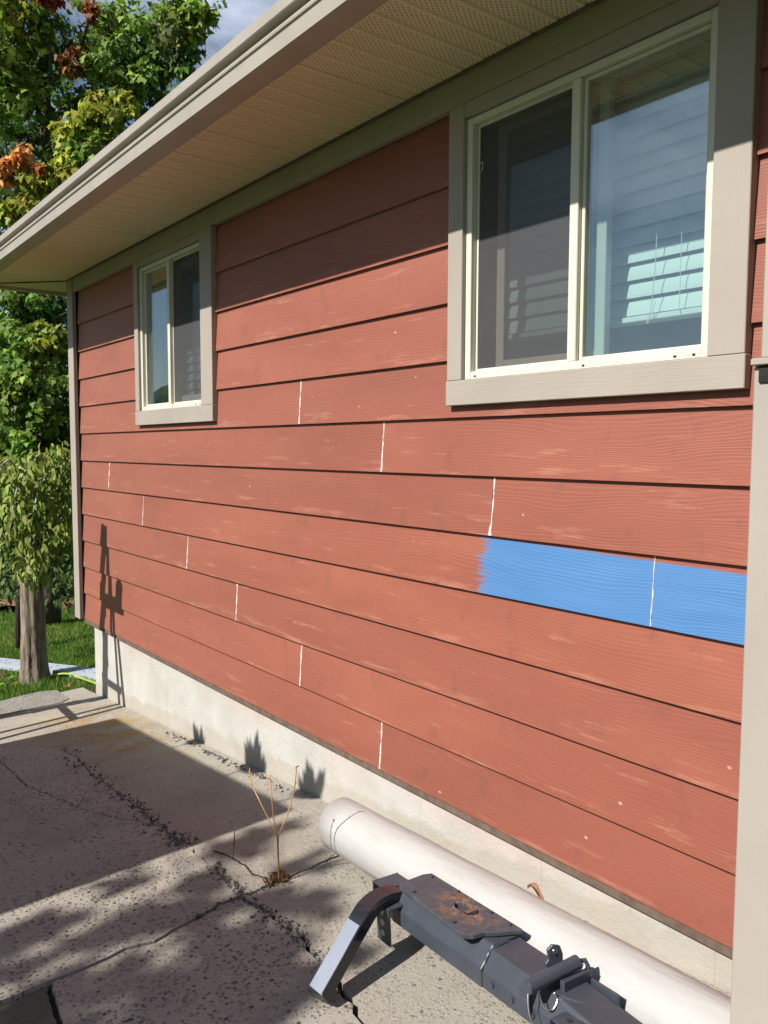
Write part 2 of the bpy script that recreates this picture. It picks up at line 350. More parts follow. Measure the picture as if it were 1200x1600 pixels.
def screen_material():
    m = bpy.data.materials.new('insect_screen_mesh'); m.use_nodes = True; t = m.node_tree; t.nodes.clear()
    o = t.nodes.new('ShaderNodeOutputMaterial'); mi = t.nodes.new('ShaderNodeMixShader'); tr = t.nodes.new('ShaderNodeBsdfTransparent'); di = t.nodes.new('ShaderNodeBsdfDiffuse')
    di.inputs['Color'].default_value = (.10, .10, .105, 1); mi.inputs[0].default_value = .42
    t.links.new(tr.outputs[0], mi.inputs[1]); t.links.new(di.outputs[0], mi.inputs[2]); t.links.new(mi.outputs[0], o.inputs[0]); return m
M_SCREEN = screen_material()
def leaf_material(name, trans=.35):
    m = Mat(name, .55, .25); at_ = m.n('ShaderNodeAttribute'); at_.attribute_name = 'leaf_colour'
    m.l(at_.outputs['Color'], m.b.inputs['Base Color'])
    tl = m.n('ShaderNodeBsdfTranslucent'); m.l(at_.outputs['Color'], tl.inputs['Color']); ms = m.n('ShaderNodeMixShader'); ms.inputs[0].default_value = trans
    m.l(m.b.outputs[0], ms.inputs[1]); m.l(tl.outputs[0], ms.inputs[2]); m.l(ms.outputs[0], m.out.inputs['Surface']); return m.m
M_LEAF = leaf_material('leaf')
def bark_material(name, a, b):
    m = Mat(name, .9, .15); x, y, z = m.sep(m.objco())
    f = m.noise(m.comb(m.math('MULTIPLY', x, 30.0), m.math('MULTIPLY', y, 30.0), m.math('MULTIPLY', z, 5.0)), 1.0, 6, .65)
    m.col(m.ramp(f, (.35, a), (.65, b))); m.bump(f, .9, .02); return m.m
M_BARK = bark_material('furrowed_bark', (.11, .085, .065), (.33, .27, .22)); M_BARKD = bark_material('dark_bark', (.05, .04, .035), (.12, .10, .08))
M_TWIG = paint('pale_twig_bark', (.42, .39, .37), .7, .2, .2, 30, .3)

# ------------------------------------------------------------------ ground
def grid_sheet(x0, x1, y0, y1, nx, ny, dz, xs=None, ys=None):
    xs = xs or [x0 + (x1 - x0) * i / nx for i in range(nx + 1)]; ys = ys or [y0 + (y1 - y0) * i / ny for i in range(ny + 1)]
    vs = [(x, y, gz(x, y) + dz) for y in ys for x in xs]; n = len(xs)
    return mesh(vs, [(j * n + i, j * n + i + 1, (j + 1) * n + i + 1, (j + 1) * n + i) for j in range(len(ys) - 1) for i in range(n - 1)])
def lawn_material():
    m = Mat('lawn_turf', .9, .1); f = m.noise(m.pos, 6, 6, .65); f2 = m.noise(m.pos, .9, 3)
    c = m.ramp(f, (.3, (.035, .065, .014)), (.55, (.06, .11, .02)), (.75, (.11, .13, .035)))
    m.col(m.mix(m.math('MULTIPLY', m.ramp(f2, (.5, 0.0), (.7, 1.0)), .35), c, (.16, .12, .06))); m.bump(f, .8, .03); return m.m
far = [-900, -300, -120, -60, -30, -20, -14.6, -13, -12, -11, -10, -9, -8.2, -7.4, -6.8, -6.6, -6.587, -6.45, -6.2, -4, -2, 0, 2.5, 6, 15, 40, 120, 400, 900]
fy = [-900, -300, -120, -50, -25, -12, -6, -4, -2, 0, 2, 4, 8, 15, 30, 80, 250, 900]
tag(link('ground', grid_sheet(0, 0, 0, 0, 0, 0, -.05, far, fy), lawn_material()), kind='structure')

CRACK_A = [ground(*p) for p in ((1000, 1148), (700, 1265), (545, 1328), (515, 1342), (470, 1362), (432, 1378), (395, 1395), (375, 1399), (345, 1412), (300, 1437), (240, 1470), (200, 1482), (150, 1505), (100, 1525), (60, 1540), (0, 1565))]
CRACK_B1 = [ground(*p) for p in ((100, 1168), (120, 1185), (145, 1210), (160, 1218), (190, 1245), (215, 1260), (235, 1278), (255, 1300), (275, 1312), (292, 1322), (335, 1355), (345, 1365), (375, 1399))]
CRACK_B2 = [ground(*p) for p in ((375, 1399), (400, 1412), (430, 1432), (455, 1450), (475, 1470), (490, 1490), (515, 1505))]
def jag(pts, amp, step=.03, seed=0):
    r = random.Random(seed); q = resample(pts, step)
    return [q[0]] + [Vector((p.x + r.uniform(-amp, amp), p.y + r.uniform(-amp, amp), 0)) for p in q[1:-1]] + [q[-1]]
A = [p for p in CRACK_A if p.y < .02]; A[0].y = 0.02
ia = min(range(len(A)), key=lambda i: (A[i] - CRACK_B1[-1]).length)
A_in, A_out = A[:ia + 1], A[ia:] + [Vector((-2.50, -2.1, 0))]
A_in[-1] = A_out[0] = CRACK_B1[-1].copy()
A_in, A_out = jag(A_in, .006, .035, 1), jag(A_out, .007, .035, 2)
B1 = jag([Vector((-6.35, -1.25, 0)), Vector((-5.6, -1.02, 0))] + CRACK_B1, .012, .04, 3)
B2 = jag(CRACK_B2 + [Vector((-1.45, -.80, 0)), Vector((-.6, -.84, 0)), Vector((.15, -.85, 0))], .010, .04, 4)
C1 = [ground(*p) for p in ((-60, 1150), (0, 1190), (20, 1208), (45, 1230), (90, 1247), (130, 1265), (160, 1273), (190, 1280), (215, 1283), (245, 1290), (268, 1305))]
drive = empty('driveway', (0, 0, 0), kind='structure')
def slab(poly, mat, gap, lift, thick=.07, name='concrete_slab'):
    bm = bmesh.new(); n = len(poly); top = []
    ar = sum(poly[i].x * poly[(i + 1) % n].y - poly[(i + 1) % n].x * poly[i].y for i in range(n))
    for i in range(n):
        a, b, c = poly[i - 1], poly[i], poly[(i + 1) % n]
        t = Vector((c.x - a.x, c.y - a.y)); t = t.normalized() if t.length else Vector((1, 0))
        nn = Vector((-t.y, t.x)) * (1 if ar > 0 else -1)
        q = Vector((b.x, b.y)) + nn * gap[i] if isinstance(gap, list) else Vector((b.x, b.y)) + nn * gap
        top.append(bm.verts.new((q.x, q.y, gz(q.x, q.y) + lift)))
    from mathutils.geometry import delaunay_2d_cdt
    xy = [Vector((v.co.x, v.co.y)) for v in top]; bm.free(); bm = bmesh.new()
    V2, E2, F2, *_ = delaunay_2d_cdt(xy, [], [list(range(n)) if ar > 0 else list(range(n))[::-1]], 1, 1e-5)
    tv = [bm.verts.new((q.x, q.y, gz(q.x, q.y) + lift)) for q in V2]
    fcs = []
    for f in F2:
        try: fcs.append(bm.faces.new([tv[k] for k in f]))
        except ValueError: pass
    r = bmesh.ops.extrude_face_region(bm, geom=fcs)
    for v in [g for g in r['geom'] if isinstance(g, bmesh.types.BMVert)]: v.co.z -= thick
    bmesh.ops.recalc_face_normals(bm, faces=bm.faces)
    me = bpy.data.meshes.new(name); bm.to_mesh(me); bm.free()
    o = link(name, me, mat, drive); return o
W0 = Vector((-6.35, .02, 0)); W1 = Vector((.15, .02, 0))
slab([W0] + [p for p in B1] + A_in[::-1][1:], M_DRIVE_IN, .004, .0)                                 # between crack and wall, left
slab(A_in + B2[1:] + [W1], M_DRIVE_IN, .007, -.001)                                                  # right, by the wall
PC = [ground(*p) for p in ((75, 1537), (80, 1560), (92, 1590), (98, 1640), (120, 1720))]
ip = min(range(len(A_out)), key=lambda i: (A_out[i] - PC[0]).length)
PC = jag([A_out[ip].copy()] + PC[1:] + [Vector((PC[-1].x + .05, -2.05, 0))], .006, .03, 6)
slab(B2[::-1] + A_out[1:ip + 1] + PC[1:] + [Vector((-1.35, -1.45, 0)), Vector((.15, -1.2, 0))], M_DRIVE, .0085, -.002)             # near, right of the joint
slab(A_out[ip:] + [Vector((PC[-1].x - .02, -2.08, 0))] + PC[::-1][:-1], M_PATCH, .008, -.010)
C1j = jag([p.copy() for p in C1], .006, .03, 8)
ib = min(range(len(B1)), key=lambda i: (B1[i] - C1j[-1]).length)
C1j[-1] = B1[ib].copy(); C1j = [Vector((-6.35, C1j[0].y - .25, 0))] + C1j
slab(B1[:ib + 1] + C1j[::-1][1:], M_DRIVE, .0035, .001)
slab(C1j + B1[ib + 1:] + A_out[1:] + [Vector((-6.35, -2.1, 0))], M_DRIVE, .0035, .002)
tag(link('crack_soil', grid_sheet(-6.42, .2, -2.15, .3, 18, 12, -.022), M_SOIL), kind='structure')
# thin hairline crack and end strip of gravel
pts = resample([ground(*p) for p in ((335, 1330), (350, 1335), (365, 1343), (385, 1355), (395, 1367), (420, 1375), (432, 1379))], .02)
m = MB()
for a, b in zip(pts[:-1], pts[1:]):
    a = a + Vector((random.uniform(-.004, .004), random.uniform(-.004, .004), .0015)); m.beam(a + Vector((0, 0, .001)), b + Vector((0, 0, .0025)), .004, .003)
m.obj('hairline_crack', M_SOIL, drive)
gp = [ground(*p) for p in ((-80, 1112), (0, 1097), (30, 1089), (60, 1082), (88, 1079), (98, 1085), (108, 1092), (95, 1099), (40, 1110), (0, 1121), (-80, 1140))]
vs = [(p.x, p.y, p.z + .006) for p in gp]
tag(link('gravel_strip', mesh(vs + [(v[0], v[1], v[2] - .05) for v in vs], [tuple(range(len(vs)))] + [(i, (i + 1) % 11, (i + 1) % 11 + 11, i + 11) for i in range(11)]), M_GRAVEL), kind='structure')
# loose stones in and along the broken joint
ico = bmesh.new(); bmesh.ops.create_icosphere(ico, subdivisions=1, radius=1.0); icv = [v.co.copy() for v in ico.verts]; icf = [tuple(v.index for v in f.verts) for f in ico.faces]; ico.free()
m = MB()
def stones(path, n, spread, smin, smax, w=None):
    q = resample(path, .01)
    for _ in range(n):
        p = random.choice(q); s = random.uniform(smin, smax) * (1 if random.random() < .85 else 1.5)
        x = p.x + random.gauss(0, spread); y = p.y + random.gauss(0, spread)
        if y > -.01: y = -.01 - random.random() * .02
        rot = Matrix.Rotation(random.uniform(0, 6), 3, Vector((random.random(), random.random(), random.random() + .01)).normalized())
        sc = Vector((s * random.uniform(.8, 1.4), s * random.uniform(.6, 1), s * random.uniform(.4, .7)))
        m.add([Vector((x, y, gz(x, y) + s * .08)) + rot @ Vector((v.x * sc.x * random.uniform(.8, 1.15), v.y * sc.y, v.z * sc.z)) for v in icv], icf)
stones([ground(*p) for p in ((185, 1240), (215, 1262), (235, 1278), (255, 1300), (275, 1312), (290, 1318))], 190, .030, .003, .010)
stones([ground(*p) for p in ((262, 1306), (292, 1322))], 80, .024, .003, .010)
stones([ground(*p) for p in ((100, 1170), (145, 1210), (190, 1245))], 90, .035, .004, .009)
stones([ground(*p) for p in ((335, 1355), (345, 1365), (370, 1388), (378, 1397))], 120, .014, .003, .009)
stones(CRACK_B2, 110, .020, .002, .008)
stones(C1, 120, .008, .002, .006)
stones([ground(*p) for p in ((300, 1437), (345, 1412), (395, 1395), (432, 1378))], 70, .012, .002, .007)
stones([Vector((-4.6, -.02, 0)), Vector((-4.1, -.03, 0)), Vector((-3.2, -.03, 0))], 150, .018, .003, .010)
tag(m.obj('loose_stones', M_STONE), 'dark loose stone chips scattered along the broken drive joints', 'stones', kind='stuff')

# ------------------------------------------------------------------ house
ZC = 1.45
def lz(k): return ZC + (-k + 5.56043) * .2              # height of the k-th lap line (bottom lip of board k)
XL, XR = -6.20, .55
SB = lz(12)
house = empty('house', (-3, 0, 0), 'red lap sided house with beige trim, two windows and deep eaves', 'house')
def H(o):                                                # keep world placement under the house root
    o.parent = house; o.matrix_parent_inverse = house.matrix_world.inverted_safe() if False else Matrix.Translation((3, 0, 0)); return o
BIG = dict(x0=-2.128, x1=-1.043, fx0=-2.052, fx1=-1.147, z0=ZC + .152, zt=ZC + .238, z1=ZC + 1.100)
SML = dict(x0=-5.030, x1=-3.945, fx0=-4.965, fx1=-4.085, z0=ZC + .146, zt=ZC + .234, z1=ZC + 1.105)
FRZ = ZC + 1.153; SOF = ZC + 1.250
BT = .011                                                # board thickness
def board(x0, x1, k, mat, notches=()):
    zb, zt = lz(k), lz(k - 1) + .022
    if k == 1: zt = FRZ + .02
    if k == 12: zb -= .0
    def yy(z): return (z - zb) / .222 * .0150            # leans back behind the board above
    segs = []; cuts = sorted({x0, x1} | {c for n in notches for c in n[:2] if x0 < c < x1})
    mb = MB()
    for a, b in zip(cuts[:-1], cuts[1:]):
        top = zt
        for n0, n1, nzt in notches:
            if a >= n0 - 1e-6 and b <= n1 + 1e-6: top = min(top, nzt)
        if top < zb + .004: continue
        nseg = max(1, int((b - a) / .35)); xs = [a + (b - a) * i / nseg for i in range(nseg + 1)]
        wv = [0.0] * (nseg + 1)
        for i in range(nseg):
            xa, xb = xs[i], xs[i + 1]
            mb.add([(xa, yy(zb), zb), (xb, yy(zb), zb), (xb, yy(top), top), (xa, yy(top), top), (xa, yy(zb) + BT, zb), (xb, yy(zb) + BT, zb), (xb, yy(top) + BT, top), (xa, yy(top) + BT, top)],
                   [(0, 1, 2, 3), (0, 4, 5, 1), (3, 2, 6, 7)] + ([(0, 3, 7, 4)] if i == 0 else []) + ([(1, 5, 6, 2)] if i == nseg - 1 else []))
    me = mb.mesh('siding_board', fix=False)
    bm = bmesh.new(); bm.from_mesh(me); bmesh.ops.remove_doubles(bm, verts=bm.verts, dist=1e-5); bm.to_mesh(me); bm.free()
    return H(link('siding_board', me, mat))
SEAMS = {5: [-3.13], 6: [-2.524], 7: [-5.617, -1.924], 8: [-5.009, -1.301], 9: [-4.352], 10: [-3.756], 11: [-3.135], 12: [-2.531], 3: [], 2: [], 4: []}
for k in range(1, 13):
    xs = [XL] + SEAMS.get(k, []) + [XR]
    spans = list(zip(xs[:-1], xs[1:]))
    if k <= 4:
        spans = [(XL, SML['x0'] + .02), (SML['x1'] - .02, BIG['x0'] + .02), (BIG['x1'] - .02, XR)]
    for a, b in spans:
        g = .0018
        notch = []
        if k == 5: notch = [(SML['x0'] + .02, SML['x1'] - .02, SML['zt'] - .03), (BIG['x0'] + .02, BIG['x1'] - .02, BIG['zt'] - .03)]
        mat = M_BLUE if (k == 8 and b > -1.9) else M_SIDING
        o = board(a + (g if a > XL else 0), b - (g if b < XR else 0), k, mat, notch)
        if k == 8 and b > -1.9: o['label'] = 'red siding board brushed with a patch of bright blue paint'
    for sx in SEAMS.get(k, []):
        zb, zt = lz(k), lz(k - 1)
        rr = random.Random(int(sx * 1000)); mb = MB(); n = 9; w0 = .0042 if sx < -2 else .0032
        if k == 8 and sx > -2: w0 = .0018
        pr = []
        ragged = sx < -4.2
        for i in range(n + 1):
            z = zb + .001 + (zt - .004 - zb) * i / n; wdt = w0 * rr.uniform(.55, 1.35) * (rr.uniform(.3, 1.8) if ragged else 1); c = sx + rr.uniform(-.0012, .0012) + (.004 if (k == 7 and sx > -2) else 0) * (i / n)
            if k == 10 and i >= n - 1: wdt *= 1.7; c -= .002
            if k == 7 and sx > -2 and i < 2: wdt *= 2.0; c -= .004
            y = (z - zb) / .222 * .0150
            pr.append((c - wdt, c + wdt, y, z))
        for (a0, a1, y0, z0), (b0, b1, y1, z1) in zip(pr[:-1], pr[1:]):
            mb.add([(a0, y0 - .0004, z0), ((a0 + a1) / 2, y0 - .0018, z0), (a1, y0 - .0004, z0), (b0, y1 - .0004, z1), ((b0 + b1) / 2, y1 - .0018, z1), (b1, y1 - .0004, z1)], [(0, 1, 4, 3), (1, 2, 5, 4)])
        H(mb.obj('caulk_seam', M_CAULK))
# starter strip, sheathing behind the boards, foundation
H(MB().box(XL - .02, XR, .006, .030, SB - .030, SB + .012).obj('starter_strip', M_DRIP))
mb = MB()
def wallsheet(x0, x1, z0, z1): mb.box(x0, x1, .028, .12, z0, z1)
wallsheet(-6.30, SML['fx0'] + .03, SB - .02, SOF); wallsheet(SML['fx1'] - .03, BIG['fx0'] + .03, SB - .02, SOF); wallsheet(BIG['fx1'] - .03, .6, SB - .02, SOF)
for d in (SML, BIG): wallsheet(d['fx0'] + .03, d['fx1'] - .03, SB - .02, d['zt'] + .012); wallsheet(d['fx0'] + .03, d['fx1'] - .03, d['z1'] - .012, SOF)
H(mb.obj('sheathing', M_INT))
mb = MB(); mb.box(-6.06, .6, .024, .22, -.75, SB - .022); mb.box(-6.06, -5.86, .22, 4.0, -.75, SB - .022)
H(mb.obj('foundation', M_FOUND, bevel=.004))
# the rest of the house body: left wall, floor, back wall, room
for q in ((-6.33, -6.18, .13, 5.2), (-6.178, 3.0, 5.0, 5.2), (.62, 3.0, .14, .3)): H(MB().box(*q, SB - .02, SOF).obj('outer_wall', M_SIDING))
mb = MB(); mb.box(-6.18, 3.0, .12, 5.0, SB, SB + .05); mb.box(-6.18, 3.0, 2.6, 2.65, SB, SOF); mb.box(-6.18, 3, .12, 5.0, SOF + .02, SOF + .06); mb.box(-3.2, -3.1, .12, 2.6, SB, SOF)
H(mb.obj('room_shell', M_INT))
# corner board, frieze
mb = MB(); mb.box(-6.345, -6.225, -.028, .0, SB - .005, SOF); mb.box(-6.345, -6.320, .002, .12, SB - .005, SOF)
H(mb.obj('corner_board', M_TRIMV, bevel=.002))
for a, b in ((-6.222, -3.6), (-3.597, XR)):
    H(MB().box(a, b, -.020, .012, FRZ, SOF - .001).obj('frieze_board', M_TRIMH, bevel=.002))

# windows ---------------------------------------------------------------
def window(d, label, mull, slide_left):
    W = H(bpy.data.objects.new('window', None)); COL.objects.link(W); W['label'] = label
    W.location = ((d['x0'] + d['x1']) / 2, 0, d['z0'])
    def P(o):
        o.parent = W; o.matrix_parent_inverse = Matrix.Translation((-W.location.x, 0, -W.location.z)); return o
    x0, x1, f0, f1, z0, zt, z1 = (d[k] for k in ('x0', 'x1', 'fx0', 'fx1', 'z0', 'zt', 'z1'))
    yt = -.022
    P(MB().box(x0, x1, yt - .002, .012, z0, zt - .001).obj('sill_trim', M_TRIMH, bevel=.002))
    P(MB().box(x0 + .003, f0 - .001, yt, .012, zt, FRZ - .001).obj('side_trim', M_TRIMV, bevel=.002))
    P(MB().box(f1 + .001, x1 - .003, yt, .012, zt, FRZ - .001).obj('side_trim', M_TRIMV, bevel=.002))
    P(MB().box(f0, f1, yt + .001, .012, z1 + .004, FRZ - .0015).obj('head_trim', M_TRIMH, bevel=.002))
    # outer vinyl frame
    fw = .026; ya, yb = -.006, .095
    mb = MB(); mb.box(f0, f0 + fw, ya, yb, zt, z1 + .002); mb.box(f1 - fw, f1, ya, yb, zt, z1 + .002); mb.box(f0 + fw, f1 - fw, ya + .001, yb, zt, zt + fw); mb.box(f0 + fw, f1 - fw, ya + .001, yb, z1 - fw + .006, z1 + .002)
    mb.box(mull - .016, mull + .016, ya + .004, yb, zt + fw, z1 - fw + .006)
    P(mb.obj('frame', M_VINYL, bevel=.0025))
    zi0, zi1 = zt + fw, z1 - fw + .006
    def sash(a, b, y, sw, nm='sash', tilt=0.0):
        s = MB(); s.box(a, a + sw, y, y + .028, zi0, zi1); s.box(b - sw, b, y, y + .028, zi0, zi1); s.box(a + sw, b - sw, y + .001, y + .027, zi0, zi0 + sw); s.box(a + sw, b - sw, y + .001, y + .027, zi1 - sw, zi1)
        o = P(s.obj(nm, M_VINYL, bevel=.002))
        P(MB().box(a + sw - .004, b - sw + .004, y + .011, y + .016, zi0 + sw - .004, zi1 - sw + .004).obj('pane', M_GLASS)); return o
    if slide_left:      # big window: screened slider left, fixed light right
        sash(f0 + fw + .055, mull + .072, .060, .036); sash(mull + .017, f1 - fw - .001, .014, .012)
        a, b = f0 + fw + .003, mull - .017
    else:
        sash(f0 + fw + .001, mull - .017, .014, .014); sash(mull - .145, f1 - fw - .075, .060, .05)
        a, b = mull + .017, f1 - fw - .003
    s = MB(); s.box(a, a + .008, .018, .026, zi0, zi1); s.box(b - .008, b, .018, .026, zi0, zi1); s.box(a + .008, b - .008, .018, .026, zi0, zi0 + .010); s.box(a + .008, b - .008, .018, .026, zi1 - .010, zi1)
    P(s.obj('screen_frame', M_VINYL)); P(MB().box(a + .008, b - .008, .0215, .0222, zi0 + .010, zi1 - .010).obj('insect_screen', M_SCREEN))
    # weep holes and pull tab
    for xw in (f0 + .05, mull + .05, f1 - .10, f1 - .045):
        P(MB().box(xw - .004, xw + .004, ya - .0012, ya + .004, zt + .008, zt + .013).obj('weep_hole', M_DARK))
    s = MB(); s.tube([(a + .010, .016, zi1 - .13), (a + .026, .014, zi1 - .125), (a + .026, .014, zi1 - .15), (a + .010, .016, zi1 - .155)], .0012, 5); P(s.obj('pull_tab', M_VINYL))
    # jamb lining inside the wall and the deep inner sill
    s = MB(); s.box(f0 - .02, f0 + .004, .096, .20, zt - .02, z1 + .02); s.box(f1 - .004, f1 + .02, .096, .20, zt - .02, z1 + .02); s.box(f0 + .004, f1 - .004, .096, .24, zt - .02, zt + .008); s.box(f0 + .004, f1 - .004, .096, .20, z1 - .008, z1 + .02)
    P(s.obj('jamb_lining', M_VINYL))
    return W
window(BIG, 'large two light slider window with beige trim and half raised white blind', -1.598, True)
window(SML, 'smaller looking far two light window near the house corner', -4.545, False)
def blind(x0, x1, zb, ztop, y, label, pitch=.052, tilt=70):
    B = empty('window_blind', ((x0 + x1) / 2, y, ztop), label, 'blind', 'white slatted blinds inside the windows')
    cx = (x0 + x1) / 2
    def P(o): o.parent = B; return o
    w = (x1 - x0) / 2
    P(MB().box(-w, w, -.028, .028, -.05, 0).obj('head_rail', M_BLIND, bevel=.003))
    n = int((ztop - zb - .09) / pitch) + 1
    sm = MB(); th = math.radians(tilt); prof = []
    for i in range(7):
        u = (i / 6 - .5) * .063; c = .0045 * (1 - (i / 3 - 1) ** 2)
        prof.append((u * math.cos(th) - c * math.sin(th), u * math.sin(th) + c * math.cos(th)))
    prof2 = [(p[0] - .0022 * math.sin(th), p[1] + .0022 * math.cos(th)) for p in prof[::-1]]
    sm.extr(prof + prof2, 'x', -w, w); me = sm.mesh('slat')
    for i in range(n):
        o = link('slat', me, M_BLIND, B); o.location = (0, 0, -.085 - i * pitch); o.rotation_euler = (random.uniform(-.02, .02), random.uniform(-.002, .002), 0)
    P(MB().box(-w, w, -.030, .030, zb - ztop, zb - ztop + .018).obj('bottom_rail', M_BLIND, bevel=.003))
    for u in (-.62, .62):
        P(MB().tube([(w * u, -.036, -.05), (w * u + .002, -.037, (zb - ztop) * .55), (w * u, -.036, zb - ztop + .01)], .0012, 5).obj('ladder_cord', M_CORD))
    P(MB().tube(spline([(w * .45, -.04, -.05), (w * .455, -.045, (zb - ztop) * .7), (w * .43, -.045, zb - ztop + .04), (w * .40, -.045, zb - ztop - .01), (w * .43, -.045, zb - ztop + .01), (w * .46, -.045, zb - ztop + .05)], 6), .0013, 5).obj('pull_cord', M_CORD))
blind(BIG['fx0'] + .008, BIG['fx1'] - .008, ZC + .378, BIG['z1'] - .012, .165, 'white slatted blind inside the large window, raised a little above its sill')
blind(SML['fx0'] + .10, SML['fx1'] - .008, ZC + .26, SML['z1'] - .012, .165, 'white slatted blind inside the small far window, lowered to its sill')

# eaves -----------------------------------------------------------------
EY = -.492; EX = -6.345 - .50
sof = H(bpy.data.objects.new('soffit', None)); COL.objects.link(sof); sof.location = (0, 0, SOF)
pw = .1; prof = [(0, 0), (.004, .007), (.009, .007), (.014, 0), (.0955, 0), (.1, .0)]
pm = MB(); n = len(prof)
pm.add([(p[0], EY, p[1]) for p in prof] + [(p[0], -.001, p[1]) for p in prof], [(i, i + n, i + 1 + n, i + 1) for i in range(n - 1)])
pm.add([(0, EY, .012), (.1, EY, .012), (.1, -.001, .012), (0, -.001, .012)], [(0, 1, 2, 3)])
pme = pm.mesh('soffit_panel', fix=False); pme.materials.append(M_SOFFIT)
for i in range(71):
    o = link('soffit_panel', pme, None, sof); o.location = (-6.345 + i * pw, 0, random.uniform(-.0006, .0006))
o = link('soffit_corner', mesh([(EX, EY, .002), (-6.347, EY, .002), (-6.347, 0, .002), (EX, 0, .002)], [(0, 1, 2, 3)]), M_SOFFPLAIN, sof)
MB().beam((-6.345, -.02, -.002), (EX + .02, EY + .03, -.002), .010, .006).obj('mitre_strip', M_DARK, sof)
MB().box(-6.34, .7, -.036, -.021, -.006, -.001).obj('channel_strip', M_DRIP, sof)
o = link('side_soffit', mesh([(EX, 0, .002), (-6.347, 0, .002), (-6.347, 5.5, .002), (EX, 5.5, .002)], [(0, 1, 2, 3)]), M_SOFFPLAIN, sof)
mb = MB(); mb.box(EX - .022, .8, EY - .022, EY - .0005, SOF - .007, SOF + .13); mb.box(EX - .022, EX - .0005, EY, 5.5, SOF - .007, SOF + .13)
H(mb.obj('fascia', M_GUTTER, bevel=.002))
GB = SOF - .014
def gprof(s): # outward distance from fascia, height
    return [(.001, GB + .118), (.001, GB), (.074, GB), (.079, GB + .003), (.082, GB + .050), (.088, GB + .055), (.0895, GB + .061), (.0885, GB + .068), (.078, GB + .071), (.077, GB + .083), (.101, GB + .087), (.1045, GB + .091), (.1055, GB + .124), (.1025, GB + .128), (.095, GB + .128), (.095, GB + .122), (.101, GB + .120)]
mb = MB(); pr = gprof(0); n = len(pr)
xo = [EX - .022 - p[0] for p in pr]; yo = [EY - .022 - p[0] for p in pr]
vs = [(xo[i], 5.5, pr[i][1]) for i in range(n)] + [(xo[i], yo[i], pr[i][1]) for i in range(n)] + [(-3.1, yo[i], pr[i][1]) for i in range(n)] + [(.8, yo[i], pr[i][1]) for i in range(n)]
mb.add(vs, [(k * n + i, k * n + i + 1, (k + 1) * n + i + 1, (k + 1) * n + i) for k in range(3) for i in range(n - 1)])
H(mb.obj('gutter', M_GUTTER))
RB = SOF + .14
mb = MB(); a, b, c = (EX - .06, EY - .06, RB), (3.2, EY - .06, RB), (3.2, 2.6, RB + 1.25); d = (EX + 3.1, 2.6, RB + 1.25); e = (EX - .06, 5.6, RB); f = (3.2, 5.6, RB)
mb.add([a, b, c, d, e, f], [(0, 1, 2, 3), (0, 3, 4), (4, 3, 2, 5), (0, 4, 5, 1)])
H(mb.obj('roof', M_ROOF))

# post in front of the wall on the right
py = -.46; px0 = -1.033 * (1.9515 + py) / 1.9515
post = empty('corner_post', (px0 + .2, py, gz(px0, py)), 'wide beige painted trim post cut off by the right edge, nearest the camera', 'post')
pz = gz(px0, py)
def PP(o): o.parent = post; o.matrix_parent_inverse = Matrix.Translation(-post.location); return o
zj = ZC + .224 * (1.9515 + py) / 1.9515
M_POST = trim_material('beige_post_paint', (.345, .31, .275), 'z')
PP(MB().box(px0, px0 + .55, py, py + .14, pz - .05, zj - .014).obj('lower_trim', M_POST, bevel=.003))
PP(MB().box(px0 + .009, px0 + .55, py + .006, py + .14, zj, SOF - .02).obj('upper_trim', M_POST, bevel=.003))
PP(MB().box(px0 - .001, px0 + .55, py - .012, py + .13, zj - .0135, zj - .0005).obj('ledge', M_POST, bevel=.002))
PP(MB().box(px0 + .012, px0 + .10, py - .004, py + .01, zj - .045, zj - .0145).obj('ledge_gap_shade', M_DARK))  # solid dark box painted in for the shaded gap under the ledge

# ------------------------------------------------------------------ white roll along the wall
def vinyl_material():
    m = Mat('white_vinyl_roll', .42, .45); x, y, z = m.sep(m.objco())
    f = m.noise(m.comb(m.math('MULTIPLY', x, 1.5), m.math('MULTIPLY', y, 6.0), m.math('MULTIPLY', z, 6.0)), 1.0, 5)
    c = m.ramp(f, (.3, (.365, .363, .355)), (.7, (.42, .417, .41)))
    c = m.mix(m.math('MULTIPLY', m.ramp(m.noise(m.comb(m.math('MULTIPLY', x, 5.0), m.math('MULTIPLY', y, 22.0), m.math('MULTIPLY', z, 22.0)), 1.0, 8, .72), (.55, 0.0), (.72, 1.0)), .28), c, (.27, .24, .20))
    sp = m.vor(m.objco(), 26.0); c = m.mix(m.math('MULTIPLY', m.ramp(sp, (.03, 1.0), (.07, 0.0)), .6), c, (.12, .10, .085)); m.col(c)
    m.bump(m.noise(m.comb(m.math('MULTIPLY', x, 3.0), m.math('MULTIPLY', y, 14.0), m.math('MULTIPLY', z, 14.0)), 1.0, 4), .5, .016); return m.m
TR = .101
tx0, ty0, tx1, ty1 = -2.505, -.208, .25, -.372
def tube_c(x):
    y = ty0 + (ty1 - ty0) * (x - tx0) / (tx1 - tx0); return Vector((x, y, gz(x, y) + TR + .002))
roll = empty('vinyl_roll', tube_c(tx0) - Vector((0, 0, TR)), 'long white rolled sheet lying on the ground against the foundation', 'roll')
mb = MB(); ax0, ax1 = tube_c(tx0), tube_c(tx1); ax = (ax1 - ax0).normalized(); u = Vector((0, 0, 1)); u = (u - ax * u.dot(ax)).normalized(); v = ax.cross(u)
NA = 72; turns = 2.35; prof = []
total = int(NA * turns)
for i in range(total + 1):
    a = 2 * math.pi * i / NA + math.radians(205); r = TR - .0042 * (total - i) / NA
    prof.append((math.cos(a) * r, math.sin(a) * r))
LS = 24; vs = []
